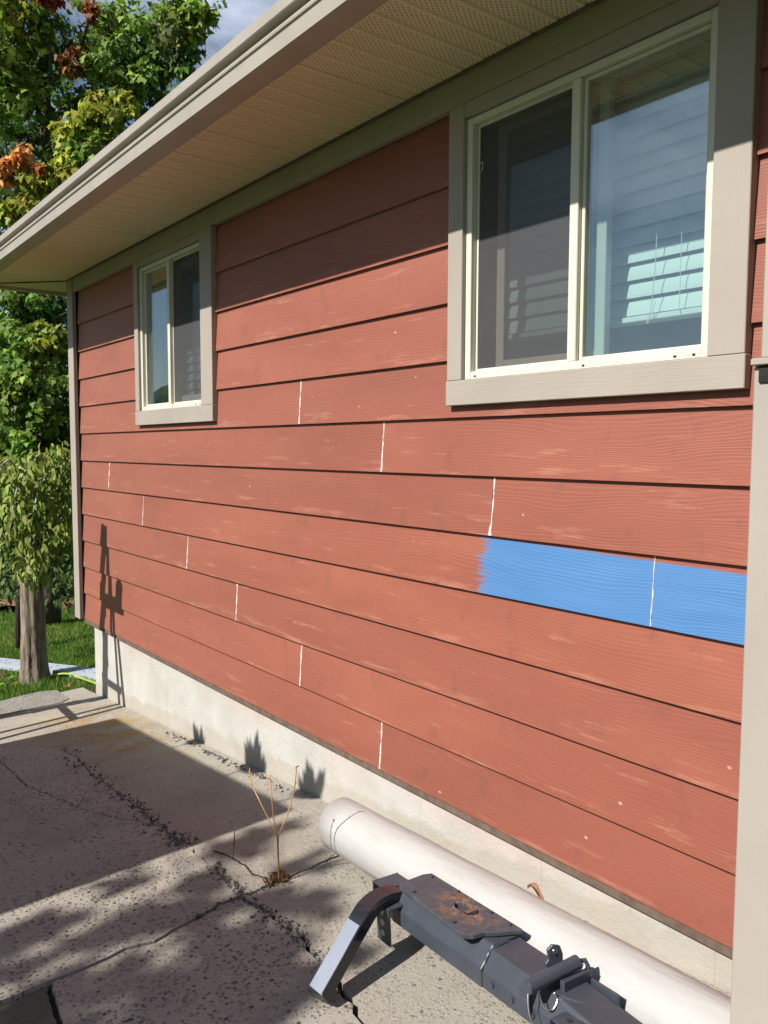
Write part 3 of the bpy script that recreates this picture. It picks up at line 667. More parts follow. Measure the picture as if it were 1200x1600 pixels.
for j in range(LS + 1):
    for i, p in enumerate(prof):
        t = j / LS; c = ax0.lerp(ax1, t); sag = 1 + .012 * math.sin(j * 1.7 + p[0] * 20) * (0 if j == 0 else 1)
        end = (.010 * math.sin(i / NA * 2 * math.pi * .5) if j == 0 else 0)
        vs.append(c - ax0 + (u * p[1] - v * p[0]) * sag + ax * end)
n = len(prof); mb.add(vs, [(j * n + i, j * n + i + 1, (j + 1) * n + i + 1, (j + 1) * n + i) for j in range(LS) for i in range(n - 1)])
o = mb.obj('rolled_sheet', vinyl_material(), None, smooth=True); o.parent = roll; o.matrix_parent_inverse = Matrix.Translation((0, 0, TR))
so_ = o.modifiers.new('thick', 'SOLIDIFY'); so_.thickness = .0016

# ------------------------------------------------------------------ hitch
M_HITCH = paint('blue_black_powder_coat', (.042, .050, .066), .36, .5, .12, 14, .25, bscale=420, grime=((.10, .095, .09), 30, .60, .45))
def rust_top():
    m = Mat('greasy_worn_hitch_top', .45, .5); x, y, z = m.sep(m.objco()); q = m.noise(m.objco(), 16, 7, .7, 1.2)
    dx = m.math('MULTIPLY', m.math('SUBTRACT', x, .285), 7.0); dy = m.math('MULTIPLY', m.math('SUBTRACT', y, .015), 11.0)
    rr = m.math('SQRT', m.math('ADD', m.math('MULTIPLY', dx, dx), m.math('MULTIPLY', dy, dy)))
    mk = m.math('MULTIPLY', m.ramp(rr, (.35, 1.0), (1.15, 0.0)), m.ramp(q, (.47, 0.0), (.56, 1.0)))
    c = m.mix(m.math('MULTIPLY', mk, .85), m.ramp(m.noise(m.objco(), 40, 5), (.3, (.042, .047, .060)), (.7, (.068, .074, .09))), m.ramp(m.noise(m.objco(), 90, 4), (.35, (.12, .055, .03)), (.65, (.30, .16, .085))))
    m.col(c); m.bump(m.noise(m.objco(), 420, 3), .25, .002); return m.m
M_HTOP = rust_top()
M_CHROME = paint('bare_steel', (.55, .55, .54), .3, .5, .08, 20, .1, metal=1.0)
M_GLOSS = paint('glossy_black_leg', (.018, .02, .026), .12, .6, .05, 10, .02)
hx, hy = -1.86, -.405
hit = empty('trailer_hitch', (hx, hy, gz(hx, hy)), 'dark steel trailer hitch with bent legs lying on the drive by the white roll', 'hitch')
hit.rotation_euler = (math.radians(0), -math.atan(.083), math.radians(-5.5))
def HP(mb, name, mat, parent=None, bevel=.003, seg=2): return mb.obj(name, mat, parent or hit, bevel=bevel, seg=seg)
# base channel: near flange, sloped shoulder, flat deck (local x along, y across to the wall, z up)
def loft(secs):
    mb = MB(); n = len(secs[0][1]); vs = []
    for x, pr in secs: vs += [(x, p[0], p[1]) for p in pr]
    fs = [(k * n + i, k * n + (i + 1) % n, (k + 1) * n + (i + 1) % n, (k + 1) * n + i) for k in range(len(secs) - 1) for i in range(n)]
    fs += [tuple(range(n))[::-1], tuple(range((len(secs) - 1) * n, len(secs) * n))]; mb.add(vs, fs); return mb
def sec(w0, w1, zb, zs, zt, s=.045):
    w0 *= .9; w1 *= .88
    return [(-w0, zb), (w1, zb), (w1, zs), (w1 - s * .5, zt), (-w0 + s, zt), (-w0, zs)]
HP(loft([(.0, sec(.075, .078, .085, .125, .165)), (.035, sec(.082, .082, .082, .130, .190)), (.43, sec(.082, .082, .082, .130, .180)), (.4575, sec(.082, .082, .082, .130, .180))]), 'base_beam', M_HITCH)
HP(loft([(.4585, sec(.080, .080, .083, .120, .150, .03)), (.462, sec(.080, .080, .083, .128, .176, .03)), (.70, sec(.080, .080, .083, .128, .172, .03)), (.92, sec(.080, .080, .083, .120, .150, .03))]), 'front_housing', M_HITCH)
# raised jaw plate with kingpin slot
def jaw():
    bm = bmesh.new(); out = [(.045, -.040), (.065, -.062), (.365, -.080), (.392, -.078), (.410, -.058), (.418, -.025), (.436, .0), (.470, .064), (.05, .064), (.04, .04)]
    hole = [(.240, .012), (.262, -.006), (.322, -.006), (.334, .018), (.326, .042), (.266, .038)]
    vo = [bm.verts.new((x, y, .196)) for x, y in out]; vh = [bm.verts.new((x, y, .196)) for x, y in hole]
    e = [bm.edges.new((vo[i], vo[(i + 1) % len(vo)])) for i in range(len(vo))] + [bm.edges.new((vh[i], vh[(i + 1) % len(vh)])) for i in range(len(vh))]
    bmesh.ops.triangle_fill(bm, use_beauty=True, edges=e, normal=(0, 0, 1))
    r = bmesh.ops.extrude_face_region(bm, geom=bm.faces[:])
    for q in [g for g in r['geom'] if isinstance(g, bmesh.types.BMVert)]: q.co.z -= .014
    bmesh.ops.recalc_face_normals(bm, faces=bm.faces); me = bpy.data.meshes.new('jaw_plate'); bm.to_mesh(me); bm.free()
    o = link('jaw_plate', me, M_HTOP, hit); b = o.modifiers.new('bevel', 'BEVEL'); b.width = .003; b.segments = 2; b.limit_method = 'ANGLE'
jaw()
HP(MB().box(.228, .342, -.014, .050, .1795, .1825), 'slot_floor', M_DARK, bevel=0)
HP(MB().box(.296, .310, .0, .036, .183, .1945), 'jaw_lock', M_CHROME, bevel=.001)
# leg brackets with bolt holes and the bent glossy leg
for yb, nm in ((-.116, 0), (.080, 1)):
    mb = MB(); mb.box(.012, .082, yb, yb + .006, .036, .146); mb.box(.012, .082, yb + .006 if nm == 0 else yb - .012, -.062 if nm == 0 else yb, .140, .146); o = HP(mb, 'leg_bracket', M_HITCH, bevel=.001)
    for i, zz in enumerate((.132, .098, .066)):
        c = MB().tube([(.046, yb - .0025, zz), (.046, yb + .0085, zz)], .0095 if i else .012, 14); c.obj('bolt' if i == 0 else 'bolt_hole', M_CHROME if i == 0 else M_CAULK, o)
mb = MB(); mb.box(-.075, -.070, -.075, .02, .085, .165); mb.box(-.0755, .0, -.074, .018, .160, .165); o = HP(mb, 'end_bracket', M_HITCH, bevel=.001)
MB().tube([(-.0775, -.045, .125), (-.069, -.045, .125)], .009, 14).obj('bolt_hole', M_CAULK, o)
def leg(path, wd, ht):
    pts = spline(path, 6); mb = MB(); side = Vector((1, .09, 0)).normalized(); vs = []
    for i, p in enumerate(pts):
        t = (pts[min(i + 1, len(pts) - 1)] - pts[max(i - 1, 0)]).normalized(); s_ = (side - t * side.dot(t)).normalized(); nrm = s_.cross(t).normalized()
        if nrm.z < 0: nrm = -nrm
        vs += [p + s_ * (a * wd / 2) + nrm * (b * ht / 2) for a, b in ((-1, -1), (1, -1), (1, 1), (-1, 1))]
    n = len(pts); mb.add(vs, [(k * 4 + i, k * 4 + (i + 1) % 4, (k + 1) * 4 + (i + 1) % 4, (k + 1) * 4 + i) for k in range(n - 1) for i in range(4)] + [(3, 2, 1, 0), (n * 4 - 4, n * 4 - 3, n * 4 - 2, n * 4 - 1)])
    return mb
LP = [Vector((.02, -.04, .150)), Vector((.028, -.10, .160)), Vector((.042, -.155, .155)), Vector((.0704, -.209, .136)), Vector((.10, -.295, .074)), Vector((.132, -.384, .012))]
HP(leg(LP, .062, .036), 'leg', M_GLOSS, bevel=.003)
a, b = LP[3].lerp(LP[5], .06), LP[3].lerp(LP[5], .97); t = (b - a).normalized(); sd_ = Vector((1, .09, 0)).normalized(); nn_ = sd_.cross(t).normalized(); nn_ = nn_ if nn_.z > 0 else -nn_
mb = MB(); vs = [q + sd_ * e * .0285 + nn_ * w_ for q in (a, b) for e in (-1, 1) for w_ in (.0165, .0205)]
mb.add(vs, [(0, 1, 3, 2), (4, 6, 7, 5), (0, 4, 5, 1), (2, 3, 7, 6), (1, 5, 7, 3), (0, 2, 6, 4)])
HP(mb, 'polished_face', paint('polished_pale_face', (.86, .89, .95), .38, .5, .03, 6, .0, metal=1.0), bevel=0)
HP(leg([Vector((.02, .03, .150)), Vector((.02, .085, .150)), Vector((.02, .108, .130)), Vector((.022, .12, .094)), Vector((.03, .14, .016))], .055, .030), 'leg', M_HITCH, bevel=.004)
HP(MB().box(.80, .88, -.078, .078, .0, .10), 'foot_plate', M_HITCH)
for i, (bx_, by_) in enumerate(((.075, .048), (.20, .054), (.35, .052), (.43, .050), (.12, -.050), (.33, -.062))):
    MB().tube([(bx_, by_, .195), (bx_, by_, .2005)], .0065, 6).obj('bolt', M_HITCH, hit)
for i in range(5):
    MB().tube([(.50 + i * .075, -.0725, .110), (.50 + i * .075, -.0765, .110)], .007, 6).obj('bolt', M_HITCH, hit)
MB().tube(spline([(.463, -.066, .128), (.463, -.05, .168), (.463, .0, .178), (.463, .05, .168)], 5), .0035, 6).obj('weld_bead', M_HITCH, hit)
# latch plates, rubber grip handle, end bracket, tether wire
mb = MB(); pr = [(.0, .0), (.035, .0), (.036, .055), (.030, .075), (.012, .080), (.0, .068), (.002, .045), (-.006, .035)]
mb.add([(.625 + p[0] * .4, .0 + p[0], .165 + p[1]) for p in pr] + [(.632 + p[0] * .4, .0 + p[0], .165 + p[1]) for p in pr], [tuple(range(8)), tuple(range(8, 16))[::-1]] + [(i, (i + 1) % 8, (i + 1) % 8 + 8, i + 8) for i in range(8)])
o = HP(mb, 'latch_plate', M_HITCH, bevel=.0015); MB().tube([(.626, .016, .228), (.642, .016, .228)], .007, 12).obj('bolt', M_CHROME, o)
HP(MB().box(.640, .648, -.072, .074, .120, .198), 'upright_plate', M_HITCH, bevel=.002)
HP(MB().box(.615, .650, -.084, -.0805, .105, .170), 'side_lug', M_HITCH, bevel=.002)
o = HP(MB().tube([(.670, -.105, .196), (.676, -.03, .204), (.682, .05, .212)], .0165, 18), 'grip_handle', M_HITCH, bevel=.003)
MB().tube([(.682, .05, .212), (.690, .066, .213), (.695, .070, .20), (.695, .06, .150)], .006, 8).obj('handle_rod', M_HITCH, o)
mb = MB(); mb.box(.690, .705, -.02, .074, .11, .195); mb.box(.705, .790, .066, .074, .09, .175); HP(mb, 'release_box', M_HITCH, bevel=.002)
mb = MB(); mb.box(.735, .742, -.105, .045, .075, .155); mb.box(.742, .850, -.105, -.098, .075, .150); mb.box(.742, .850, -.098, .045, .150, .157); mb.box(.742, .850, .038, .045, .075, .150)
o = HP(mb, 'end_bracket', M_HITCH, bevel=.003)
for p in ((.770, -.07), (.810, .02)): MB().tube([(p[0], p[1], .1555), (p[0], p[1], .1585)], .007, 12).obj('bolt_hole', M_DARK, o)
HP(MB().tube(spline([(.660, -.092, .190), (.670, -.104, .160), (.682, -.108, .130), (.692, -.10, .112)], 6), .0017, 6), 'tether_wire', M_CHROME, bevel=0)
HP(MB().tube(spline([(.672, -.075, .188), (.695, -.080, .158), (.710, -.066, .150), (.710, -.048, .168), (.702, -.05, .180), (.715, -.035, .172), (.750, -.01, .166), (.770, .0, .160)], 6), .0017, 6), 'tether_wire', M_CHROME, bevel=0)

# ------------------------------------------------------------------ leaves
MAPLE = [(0, 0), (.16, .06), (.46, -.02), (.34, .20), (.52, .42), (.26, .46), (.22, .66), (.0, 1.0), (-.22, .66), (-.26, .46), (-.52, .42), (-.34, .20), (-.46, -.02), (-.16, .06)]
LANCE = [(0, 0), (.13, .18), (.20, .45), (.14, .75), (0, 1.0), (-.14, .75), (-.20, .45), (-.13, .18)]
OVAL = [(0, 0), (.26, .22), (.32, .52), (.18, .82), (0, 1.0), (-.18, .82), (-.32, .52), (-.26, .22)]
def leaves_mesh(C, Nrm, T, size, cols, shape, fold=.18, name='leaves'):
    n = len(C); k = len(shape); sh = np.array(shape)
    Nrm = Nrm / (np.linalg.norm(Nrm, axis=1, keepdims=True) + 1e-9)
    T = T - Nrm * (T * Nrm).sum(1, keepdims=True); T /= (np.linalg.norm(T, axis=1, keepdims=True) + 1e-9); Bn = np.cross(Nrm, T)
    V = (C[:, None, :] + size[:, None, None] * (sh[None, :, 0:1] * Bn[:, None, :] + sh[None, :, 1:2] * T[:, None, :] + (fold * np.abs(sh[None, :, 0:1]) - .25 * sh[None, :, 1:2] ** 2) * Nrm[:, None, :]))
    me = bpy.data.meshes.new(name); me.vertices.add(n * k); me.vertices.foreach_set('co', V.reshape(-1).astype(np.float32))
    me.loops.add(n * k); me.loops.foreach_set('vertex_index', np.arange(n * k, dtype=np.int32)); me.polygons.add(n)
    me.polygons.foreach_set('loop_start', np.arange(0, n * k, k, dtype=np.int32)); me.polygons.foreach_set('loop_total', np.full(n, k, dtype=np.int32))
    me.update(calc_edges=True)
    ca = me.color_attributes.new('leaf_colour', 'FLOAT_COLOR', 'POINT'); cc = np.ones((n, k, 4), np.float32); cc[:, :, :3] = cols[:, None, :]; ca.data.foreach_set('color', cc.reshape(-1))
    return me
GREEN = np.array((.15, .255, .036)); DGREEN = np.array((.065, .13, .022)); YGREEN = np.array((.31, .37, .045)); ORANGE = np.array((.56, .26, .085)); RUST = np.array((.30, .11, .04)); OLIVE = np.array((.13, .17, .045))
def clump(c, r, n, col, shell=.55):
    k = max(1, n // 26); out = []
    for i in range(k):
        o = rng.normal(size=3); o *= (.25 + .75 * rng.random()) / (np.linalg.norm(o) + 1e-6)
        out.append(tuft(np.array(c) + o * np.array(r) * .95, np.array(r) * rng.uniform(.22, .46), n // k, np.array(col) * rng.uniform(.65, 1.3) * np.array((rng.uniform(.85, 1.25), 1, 1))))
    return tuple(np.concatenate([q[i] for q in out]) for i in range(4))
def tuft(c, r, n, col):
    d = rng.normal(size=(n, 3)); d /= np.linalg.norm(d, axis=1, keepdims=True)
    rad = (.35 + .65 * rng.random(n)) * (1 + .45 * rng.random(n) ** 3)
    p = np.array(c) + d * rad[:, None] * np.array(r)
    nrm = d * .8 + rng.normal(size=(n, 3)) * .55 + np.array((.1, -.35, .55)); tip = d * .5 + rng.normal(size=(n, 3)) * .5 + np.array((0, 0, -.75))
    cols = np.array(col) * (rng.uniform(.55, 1.5, (n, 1))) * rng.uniform(.9, 1.12, (n, 3))
    return p, nrm, tip, cols
def crown(name, clumps, size, shape, parent, mat=M_LEAF):
    P = [clump(*c) for c in clumps]; C, N_, T, K = (np.concatenate([p[i] for p in P]) for i in range(4))
    s = rng.uniform(size[0], size[1], len(C)); me = leaves_mesh(C, N_, T, s, np.clip(K, 0, .9), shape); o = link(name, me, mat, parent); return o
def at3(px, py, d): return tuple(at(px, py, d))

# big maple behind the corner
b0 = at(78, 1000, 11.0); b0.z = gz(b0.x, b0.y)
mp_ = empty('maple_tree', b0, 'tall maple with green and orange leaves rising above the gutter', 'tree')
def branchy(parent, name, segs, mat, n=10):
    mb = MB()
    for pts, rads in segs: mb.tube(pts, rads, n)
    o = mb.obj(name, mat, None, smooth=True); o.parent = parent; o.matrix_parent_inverse = Matrix.Translation(-parent.location); return o
top = at(70, 10, 11.0)
segs = [(spline([b0, b0.lerp(top, .35) + Vector((.05, 0, 0)), b0.lerp(top, .7), top], 5), [.16 - .11 * i / 15 for i in range(16)])]
for i in range(18):
    t = .25 + .7 * i / 18; s = b0.lerp(top, t); an = i * 2.4; ln = (1.6 - .8 * t) * 1.3
    e = s + Vector((math.cos(an) * ln, math.sin(an) * ln, ln * .7)); mid = s.lerp(e, .5) + Vector((0, 0, -.08)); segs.append(([s, mid, e], [.05, .03, .012]))
segs.append(([at(120, 95, 10.2), at(135, 45, 10.0), at(152, -20, 9.8)], [.022, .018, .014])); segs.append(([at(30, 90, 10.2), at(38, 30, 10.0), at(42, -10, 9.9)], [.02, .016, .012]))
branchy(mp_, 'trunk', segs, M_BARKD)
cl = []
def add(px, py, d, rpx, n, col, ry=1.0):
    r = rpx * d / FPX; cl.append((at3(px, py, d), (r, r, r * ry), n, col))
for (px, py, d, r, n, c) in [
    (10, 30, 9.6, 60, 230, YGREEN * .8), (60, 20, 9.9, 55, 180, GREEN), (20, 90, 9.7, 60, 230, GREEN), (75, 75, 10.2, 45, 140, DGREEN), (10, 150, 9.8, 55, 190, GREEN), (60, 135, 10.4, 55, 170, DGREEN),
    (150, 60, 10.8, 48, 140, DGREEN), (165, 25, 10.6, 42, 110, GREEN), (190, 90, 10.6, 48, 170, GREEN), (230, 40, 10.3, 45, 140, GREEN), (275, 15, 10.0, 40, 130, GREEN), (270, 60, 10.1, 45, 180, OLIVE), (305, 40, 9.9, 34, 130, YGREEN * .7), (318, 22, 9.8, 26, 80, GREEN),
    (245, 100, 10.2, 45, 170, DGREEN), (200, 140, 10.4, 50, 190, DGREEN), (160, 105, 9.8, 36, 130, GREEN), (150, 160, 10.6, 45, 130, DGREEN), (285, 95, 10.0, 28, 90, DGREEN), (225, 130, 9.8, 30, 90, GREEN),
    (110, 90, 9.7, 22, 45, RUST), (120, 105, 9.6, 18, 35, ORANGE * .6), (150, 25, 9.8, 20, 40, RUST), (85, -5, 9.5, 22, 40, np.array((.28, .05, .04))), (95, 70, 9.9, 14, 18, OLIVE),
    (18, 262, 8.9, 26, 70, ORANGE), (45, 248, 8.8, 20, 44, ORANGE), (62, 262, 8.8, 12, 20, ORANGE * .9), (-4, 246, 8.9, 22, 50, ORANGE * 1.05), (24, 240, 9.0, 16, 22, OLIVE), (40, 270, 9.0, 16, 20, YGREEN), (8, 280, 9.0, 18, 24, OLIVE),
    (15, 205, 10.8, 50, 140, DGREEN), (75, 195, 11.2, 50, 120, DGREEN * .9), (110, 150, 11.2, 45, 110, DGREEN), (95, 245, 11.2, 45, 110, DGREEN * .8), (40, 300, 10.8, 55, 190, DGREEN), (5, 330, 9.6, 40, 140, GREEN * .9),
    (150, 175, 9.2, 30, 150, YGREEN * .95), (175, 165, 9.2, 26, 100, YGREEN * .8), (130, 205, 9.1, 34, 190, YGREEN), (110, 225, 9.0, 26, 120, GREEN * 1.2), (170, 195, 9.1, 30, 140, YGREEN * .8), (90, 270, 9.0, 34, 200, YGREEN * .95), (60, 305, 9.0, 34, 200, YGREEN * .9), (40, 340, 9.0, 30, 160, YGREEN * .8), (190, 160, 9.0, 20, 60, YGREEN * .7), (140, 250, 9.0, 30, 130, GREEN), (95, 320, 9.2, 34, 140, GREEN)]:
    add(px + random.uniform(-6, 6), py, d, r * 1.12, int(n * 2.5), c)
for i in range(70):   # the rest of the crown, above the frame and behind the roof
    a = rng.random() * 6.28; rr = 2.6 * math.sqrt(rng.random()); z = rng.uniform(3.2, 9.5); q = at(120, 200, 11.6)
    cl.append(((q.x + math.cos(a) * rr, q.y + .9 + math.sin(a) * rr, z), (.55, .55, .5), 90, GREEN if i % 3 else DGREEN))
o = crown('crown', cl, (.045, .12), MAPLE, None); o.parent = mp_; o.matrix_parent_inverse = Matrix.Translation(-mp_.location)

# younger maple, low dense skirt left of the corner
b1 = at(32, 950, 9.4); b1.z = gz(b1.x, b1.y)
yt_ = empty('young_maple_tree', b1, 'dense bright green maple seen between the eave and the house corner', 'tree')
t1 = at(30, 470, 9.4); segs = [([b1, b1.lerp(t1, .5), t1], [.07, .055, .03])]
for i in range(12):
    s = b1.lerp(t1, .35 + .05 * i); an = i * 2.4; e = s + Vector((math.cos(an) * .8, math.sin(an) * .8, .45)); segs.append(([s, s.lerp(e, .5), e], [.025, .016, .006]))
branchy(yt_, 'trunk', segs, M_BARKD)
cl = []
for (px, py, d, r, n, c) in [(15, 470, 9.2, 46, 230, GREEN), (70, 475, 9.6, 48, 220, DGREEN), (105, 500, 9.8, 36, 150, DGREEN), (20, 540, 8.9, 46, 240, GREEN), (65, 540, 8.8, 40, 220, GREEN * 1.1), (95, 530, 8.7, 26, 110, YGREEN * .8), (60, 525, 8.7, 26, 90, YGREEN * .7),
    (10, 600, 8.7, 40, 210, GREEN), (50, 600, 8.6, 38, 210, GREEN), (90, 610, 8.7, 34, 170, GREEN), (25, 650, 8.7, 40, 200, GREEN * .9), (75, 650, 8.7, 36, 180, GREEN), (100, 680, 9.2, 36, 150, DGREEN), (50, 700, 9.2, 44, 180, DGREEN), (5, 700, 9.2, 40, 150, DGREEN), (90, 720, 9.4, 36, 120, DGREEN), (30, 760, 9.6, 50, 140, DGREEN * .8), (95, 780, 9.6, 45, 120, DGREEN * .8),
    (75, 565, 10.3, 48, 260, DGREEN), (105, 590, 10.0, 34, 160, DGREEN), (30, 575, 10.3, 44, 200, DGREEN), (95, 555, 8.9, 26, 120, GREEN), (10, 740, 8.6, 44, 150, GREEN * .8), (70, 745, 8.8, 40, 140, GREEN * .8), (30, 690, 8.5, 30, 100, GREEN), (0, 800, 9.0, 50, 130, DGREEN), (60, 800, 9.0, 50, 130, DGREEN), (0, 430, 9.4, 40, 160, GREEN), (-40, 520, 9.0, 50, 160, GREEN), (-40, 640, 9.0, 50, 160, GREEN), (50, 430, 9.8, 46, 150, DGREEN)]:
    add(px, py, d, r * 1.08, int(n * 1.9), c)
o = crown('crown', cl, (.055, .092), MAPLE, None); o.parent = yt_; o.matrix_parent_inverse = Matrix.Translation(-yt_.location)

# weeping tree with the furrowed trunk on the lawn
tb = lawn(54, 1069); tb.z -= .02; WK = (tb - CAM).dot(FWD) / 6.62
wt = empty('weeping_tree', tb, 'small weeping tree with furrowed grey trunk and drooping light green leaves', 'tree')
ttop = at(46, 800, 6.6 * WK); mb = MB(); NS, NR = 30, 44; vs = []
for i in range(NS + 1):
    t = i / NS; c = tb.lerp(ttop, t); r = WK * (.096 * (1 - .22 * t) + .035 * math.exp(-t * 14))
    for j in range(NR):
        a = 2 * math.pi * j / NR; fr = 1 + .075 * math.sin(a * 5 + t * 1.5) + .05 * math.sin(a * 11 + 2 + t * 4) + .03 * math.sin(a * 17 + t * 9) + random.uniform(-.015, .015)
        vs.append(c + Vector((math.cos(a), math.sin(a), 0)) * r * fr)
mb.add(vs, [(i * NR + j, i * NR + (j + 1) % NR, (i + 1) * NR + (j + 1) % NR, (i + 1) * NR + j) for i in range(NS) for j in range(NR)])
o = mb.obj('trunk', M_BARK, None, smooth=True); o.parent = wt; o.matrix_parent_inverse = Matrix.Translation(-wt.location)
def atw(px, py, d): return at(px, py, d * WK)
arcs = [[atw(*p) for p in a] for a in (
    [(46, 800, 6.6), (38, 735, 6.4), (60, 712, 6.3), (80, 711, 6.6), (98, 722, 6.9), (108, 752, 7.0), (110, 800, 7.0)],
    [(46, 800, 6.6), (42, 782, 6.3), (62, 778, 6.1), (85, 788, 6.5), (102, 801, 6.9), (108, 840, 7.0)],
    [(46, 800, 6.6), (10, 728, 6.4), (-15, 735, 6.3), (-30, 800, 6.2)], [(46, 800, 6.6), (20, 725, 6.2), (0, 735, 6.0), (-10, 790, 5.9), (-8, 840, 5.9)],
    [(46, 800, 6.6), (50, 740, 6.2), (40, 735, 5.95), (25, 770, 5.85), (15, 830, 5.8)], [(46, 800, 6.6), (60, 760, 6.2), (60, 765, 5.95), (50, 815, 5.85), (45, 880, 5.8)],
    [(46, 800, 6.6), (80, 735, 6.6), (115, 740, 6.7), (140, 800, 6.7)], [(46, 800, 6.6), (40, 740, 6.9), (60, 720, 7.2), (80, 760, 7.4)])]
branchy(wt, 'branch', [(spline(a, 6), [.013 - .010 * i / (6 * (len(a) - 1)) for i in range(6 * (len(a) - 1) + 1)]) for a in arcs], M_TWIG, 7)
Cs, Ns, Ts, Ks = [], [], [], []
def hang(p, n, spread, col):
    if p[0] > -6.55 and p[1] < .05: return
    q = np.array(p) + rng.normal(size=(n, 3)) * spread; q[:, 2] -= rng.random(n) * .06
    Cs.append(q); Ns.append(rng.normal(size=(n, 3)) * .5 + np.array((.55, -.7, .35))); Ts.append(rng.normal(size=(n, 3)) * .33 + np.array((0, 0, -1.0))); Ks.append(np.array(col) * rng.uniform(.7, 1.35, (n, 1)) * rng.uniform(.92, 1.1, (n, 3)))
LG = np.array((.18, .26, .05)); LG2 = np.array((.26, .31, .065)); LG3 = np.array((.10, .17, .04))
for a in arcs:
    for i, p in enumerate(spline(a, 6)):
        if i < 6: continue
        hang(p, 9, .055, LG2 if random.random() < .5 else LG)
for i in range(300):
    px = random.uniform(-15, 118); py = random.triangular(712, 925, 800)
    if py < 722 + .006 * (px - 60) ** 2 * .6: continue
    if py > 880 and (px < 15 or px > 75): continue
    if py > 850 and random.random() < .4: continue
    if 45 < px < 112 and 795 < py < 850 and random.random() < .7: continue
    hang(atw(px, py, random.uniform(5.85, 6.5) + max(0, px - 40) * .014), 9, .034, (LG, LG2, LG3)[random.randrange(3)])
for i in range(110): hang(atw(random.uniform(60, 112), random.uniform(715, 860), random.uniform(6.95, 7.5)), 6, .04, (LG, LG2)[i % 2])
for i in range(60): hang(atw(random.uniform(75, 112), random.uniform(690, 760), random.uniform(6.9, 7.2)), 5, .03, LG2)
for i in range(70): hang(atw(random.uniform(-15, 118), random.uniform(850, 935), random.uniform(6.9, 7.6)), 8, .05, LG3 * .7)
o = link('crown', leaves_mesh(np.concatenate(Cs), np.concatenate(Ns), np.concatenate(Ts), rng.uniform(.06, .105, sum(map(len, Cs))), np.clip(np.concatenate(Ks), 0, .9), LANCE, .3), M_LEAF)
o.parent = wt; o.matrix_parent_inverse = Matrix.Translation(-wt.location)

# dark thicket behind the lawn
cl = []
for i in range(46):
    px = -160 + i * 9 + random.uniform(-6, 6); d = random.uniform(12.5, 14.5)
    for zz in (920, 880, 830, 780):
        add(px + random.uniform(-8, 8), zz + random.uniform(-14, 14), d, 38, 60, DGREEN * .75)
o = crown('thicket', cl, (.11, .19), OVAL, None); tag(o, 'dark dense thicket of shrubs at the far edge of the lawn', 'shrubs', kind='stuff')
m = MB(); pa = at(-80, 940, 12.4); pb = at(160, 938, 12.4)
for i in range(24):
    p = pa.lerp(pb, i / 23); m.add([p + Vector((random.uniform(-.3, .3) + v.x * .22, random.uniform(-.2, .2) + v.y * .22, -.02 + v.z * .06)) for v in icv], icf)
tag(m.obj('bark_mulch', paint('brown_mulch', (.22, .12, .075), .95, .05, .4, 20, .8)), 'brown strip of mulch under the thicket', 'mulch', kind='stuff')

# grass on the visible lawn
GB_ = []; n = 52000
xs = rng.uniform(-14.0, -6.1, n * 3); ys = rng.uniform(-1.6, 3.6, n * 3)
ang = np.arctan2(-xs, ys + 1.95); ok = (ang > math.radians(70.5)) & (ang < math.radians(79.5)) & ~((xs > -6.5) & (ys < .02))
xs, ys = xs[ok], ys[ok]; edge = (ys < -.16 + (-6.45 - xs) * .9 - .25) & (xs > -7.0); xs, ys = xs[~edge], ys[~edge]
n = len(xs); zs = np.array([gz(a, b) for a, b in zip(xs, ys)]) - .05
hgt = rng.uniform(.035, .085, n) * (1 + .25 * np.sin(xs * 3) * np.cos(ys * 4)); an = rng.random(n) * 6.283; wd = rng.uniform(.003, .006, n) * (1 + (np.abs(xs) - 6) * .12)
ln = rng.normal(size=(n, 2)) * .022
V = np.zeros((n, 3, 3)); dx, dy = np.cos(an) * wd, np.sin(an) * wd
V[:, 0] = np.stack([xs - dx, ys - dy, zs], 1); V[:, 1] = np.stack([xs + dx, ys + dy, zs], 1); V[:, 2] = np.stack([xs + ln[:, 0], ys + ln[:, 1], zs + hgt], 1)
me = bpy.data.meshes.new('grass'); me.vertices.add(n * 3); me.vertices.foreach_set('co', V.reshape(-1).astype(np.float32)); me.loops.add(n * 3); me.loops.foreach_set('vertex_index', np.arange(n * 3, dtype=np.int32)); me.polygons.add(n)
me.polygons.foreach_set('loop_start', np.arange(0, n * 3, 3, dtype=np.int32)); me.polygons.foreach_set('loop_total', np.full(n, 3, dtype=np.int32)); me.update(calc_edges=True)
ca = me.color_attributes.new('leaf_colour', 'FLOAT_COLOR', 'POINT'); cc = np.ones((n, 3, 4), np.float32)
dry = (rng.random(n) < .12 + .18 * (np.sin(xs * 1.7 + 1) * np.sin(ys * 2.3) > .3))
cc[:, :, :3] = (np.where(dry[:, None], np.array((.30, .30, .09)), np.array((.11, .225, .03))) * rng.uniform(.65, 1.35, (n, 1)))[:, None, :]
ca.data.foreach_set('color', cc.reshape(-1))
tag(link('grass', me, M_LEAF), 'sunlit green lawn grass left of the house corner', 'grass', kind='stuff')

